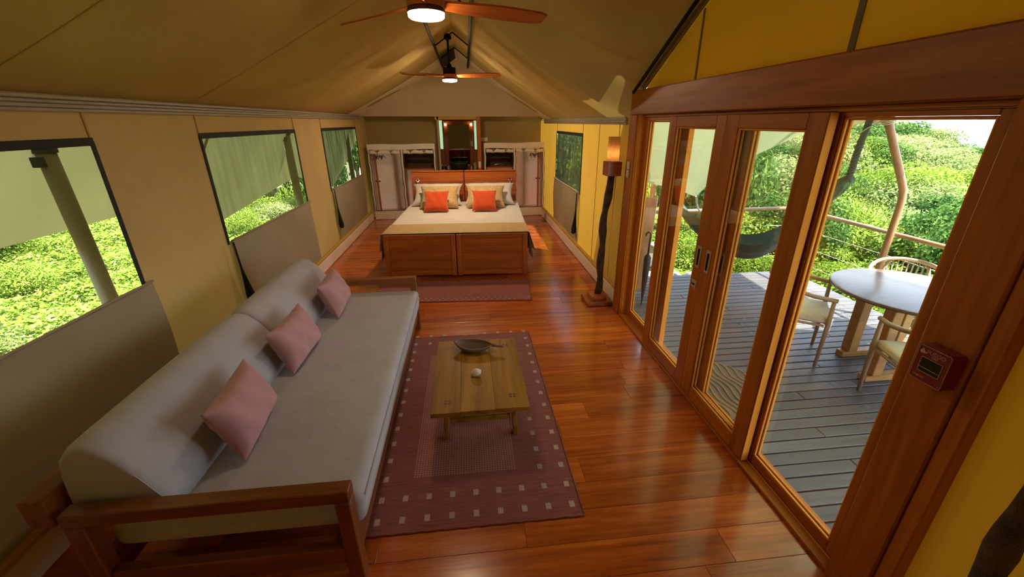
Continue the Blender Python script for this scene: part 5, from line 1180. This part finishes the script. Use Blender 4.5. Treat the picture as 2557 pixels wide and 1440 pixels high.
row(7.6, 9.0, R(24), R(72), 9, (0.6, 1.0), (0.6, 1.0), ('bright', 'fine', 'bright'), 'low shrub', 'past the railing', 'low_shrub')
row(10.2, 13, R(36), R(72), 12, (0.9, 1.4), (1.0, 1.6), ('bright', 'deep', 'fine', 'bright', 'pale'), 'bushy tree', 'in the thicket', 'bushy_tree')
row(15, 20, R(20), R(70), 17, (1.3, 2.0), (1.4, 2.1), ('bright', 'fine', 'pale', 'deep'), 'round tree', 'on the mid slope', 'round_tree')
row(23, 32, R(22), R(68), 20, (1.7, 2.6), (1.4, 2.2), ('pale', 'bright', 'deep', 'pale'), 'tree', 'on the upper slope', 'hillside_tree')
row(36, 48, R(24), R(66), 20, (2.4, 3.8), (1.4, 2.3), ('pale', 'deep', 'pale'), 'tree', 'along the skyline', 'distant_tree')
for k, (x, y, rad, hg_, kd, lb) in enumerate(((6.3, 10.4, 1.9, 3.5, 'deep', 'tall dark tree standing behind the hammock'), (4.6, 11.0, 1.7, 3.0, 'deep', 'dark tree behind the drooping porch canvas'), (3.4, 10.0, 1.5, 2.6, 'bright', 'bright tree seen between the far door leaves'))):
    plant('shade_tree', kd, x, y, rad, hg_, lb, None or 'trees behind the hammock')
for k in range(14):
    x = -rn.uniform(4.6, 6.2) if k % 2 else -rn.uniform(6.8, 10.5); y = 1.5 + k * 1.05 + rn.uniform(-0.3, 0.3); kd = ('bright', 'fine', 'bright', 'pale')[k % 4]
    plant('meadow_shrub', kd, x, y, rn.uniform(0.6, 1.0), rn.uniform(0.5, 0.95), '%s shrub in the left meadow, %s by distance' % (SIDE[kd], ['nearest'] + ['%s nearest' % q for q in 'second third fourth fifth sixth seventh eighth ninth tenth eleventh twelfth thirteenth fourteenth'.split()] and (['nearest'] + ['%s nearest' % q for q in 'second third fourth fifth sixth seventh eighth ninth tenth eleventh twelfth thirteenth fourteenth'.split()])[k]), 'shrubs in the meadow on the left')
for k in range(7):
    y = 5 + k * 2.6; kd = ('bright', 'deep', 'fine')[k % 3]
    plant('bushy_tree', kd, -13 - rn.uniform(0, 2), y, rn.uniform(1.5, 2.2), rn.uniform(2.0, 2.8), '%s tree at the far side of the left meadow, %s nearest' % (SIDE[kd], ('', 'second', 'third', 'fourth', 'fifth', 'sixth', 'seventh')[k]), 'trees beyond the left meadow')
for k, (x, y, rad, hg_, kd, w_) in enumerate(((-4.6, 13.5, 1.3, 2.6, 'deep', 'dark green'), (-5.8, 16.0, 1.6, 3.4, 'bright', 'bright green'), (-7.6, 17.5, 1.8, 3.6, 'deep', 'tall dark green'), (-4.6, 18.5, 1.8, 3.8, 'deep', 'tallest dark green'), (-9.5, 15.0, 1.7, 3.2, 'pale', 'pale olive'))):
    plant('window_tree', kd, x, y, rad, hg_, w_ + ' tree outside the far left window', 'trees outside the far left window')
for k, (x, y, rad, hg_, kd, w_) in enumerate(((2.6, 12.5, 1.3, 3.0, 'deep', 'dark green'), (3.6, 15.5, 1.7, 3.6, 'deep', 'taller dark green'), (5.6, 16.0, 1.7, 3.2, 'bright', 'bright green'), (2.4, 17.0, 1.8, 4.2, 'bright', 'tall bright green'))):
    plant('window_tree', kd, x, y, rad, hg_, w_ + ' tree outside the window right of the bed', 'trees outside the right window')
# ground cover leaves
rng = np.random.default_rng(12)
def cover(name, n, xr, yr, ok, mat, size, label):
    x = rng.uniform(*xr, n * 2); y = rng.uniform(*yr, n * 2); m = np.array([ok(a, c) for a, c in zip(x, y)]); x, y = x[m][:n], y[m][:n]
    hh = np.array([ground_h(a, c) for a, c in zip(x, y)]); clump = 0.5 + 0.5 * np.sin(x * 2.3 + np.sin(y * 1.9)) * np.sin(y * 2.1 + np.sin(x * 1.4))
    z = hh + rng.uniform(0, 1, len(x)) ** 0.7 * (0.12 + 0.34 * clump)
    nr = np.stack([rng.normal(0, 0.5, len(x)), rng.normal(0, 0.5, len(x)), np.ones(len(x))], 1); nr /= np.linalg.norm(nr, axis=1, keepdims=True)
    tint = np.clip(rng.normal(0.52, 0.2, len(x)) + (clump - 0.5) * 0.3, 0, 1)
    me = leaf_mesh(name, np.stack([x, y, z], 1), nr, rng.uniform(0.6, 1.3, len(x)) * size, tint, mat, rng)
    o = bpy.data.objects.new(name, me); C.objects.link(o); return tag(o, label, 'plants', kind='stuff')
cover('ground_cover', 130000, (1.0, 16), (2, 18), lambda a, c: (a > 4.8 or c > 5.5) and math.hypot(a, c) < 19, 'leaf_bright', 0.06, 'leafy green undergrowth beyond the deck')
cover('ground_cover', 170000, (-14, -2.75), (0, 20), lambda a, c: c > -0.2 - a * 0.25 and c < 3 - a * 2.2, 'leaf_bright', 0.046, 'bright leafy undergrowth outside the left windows')
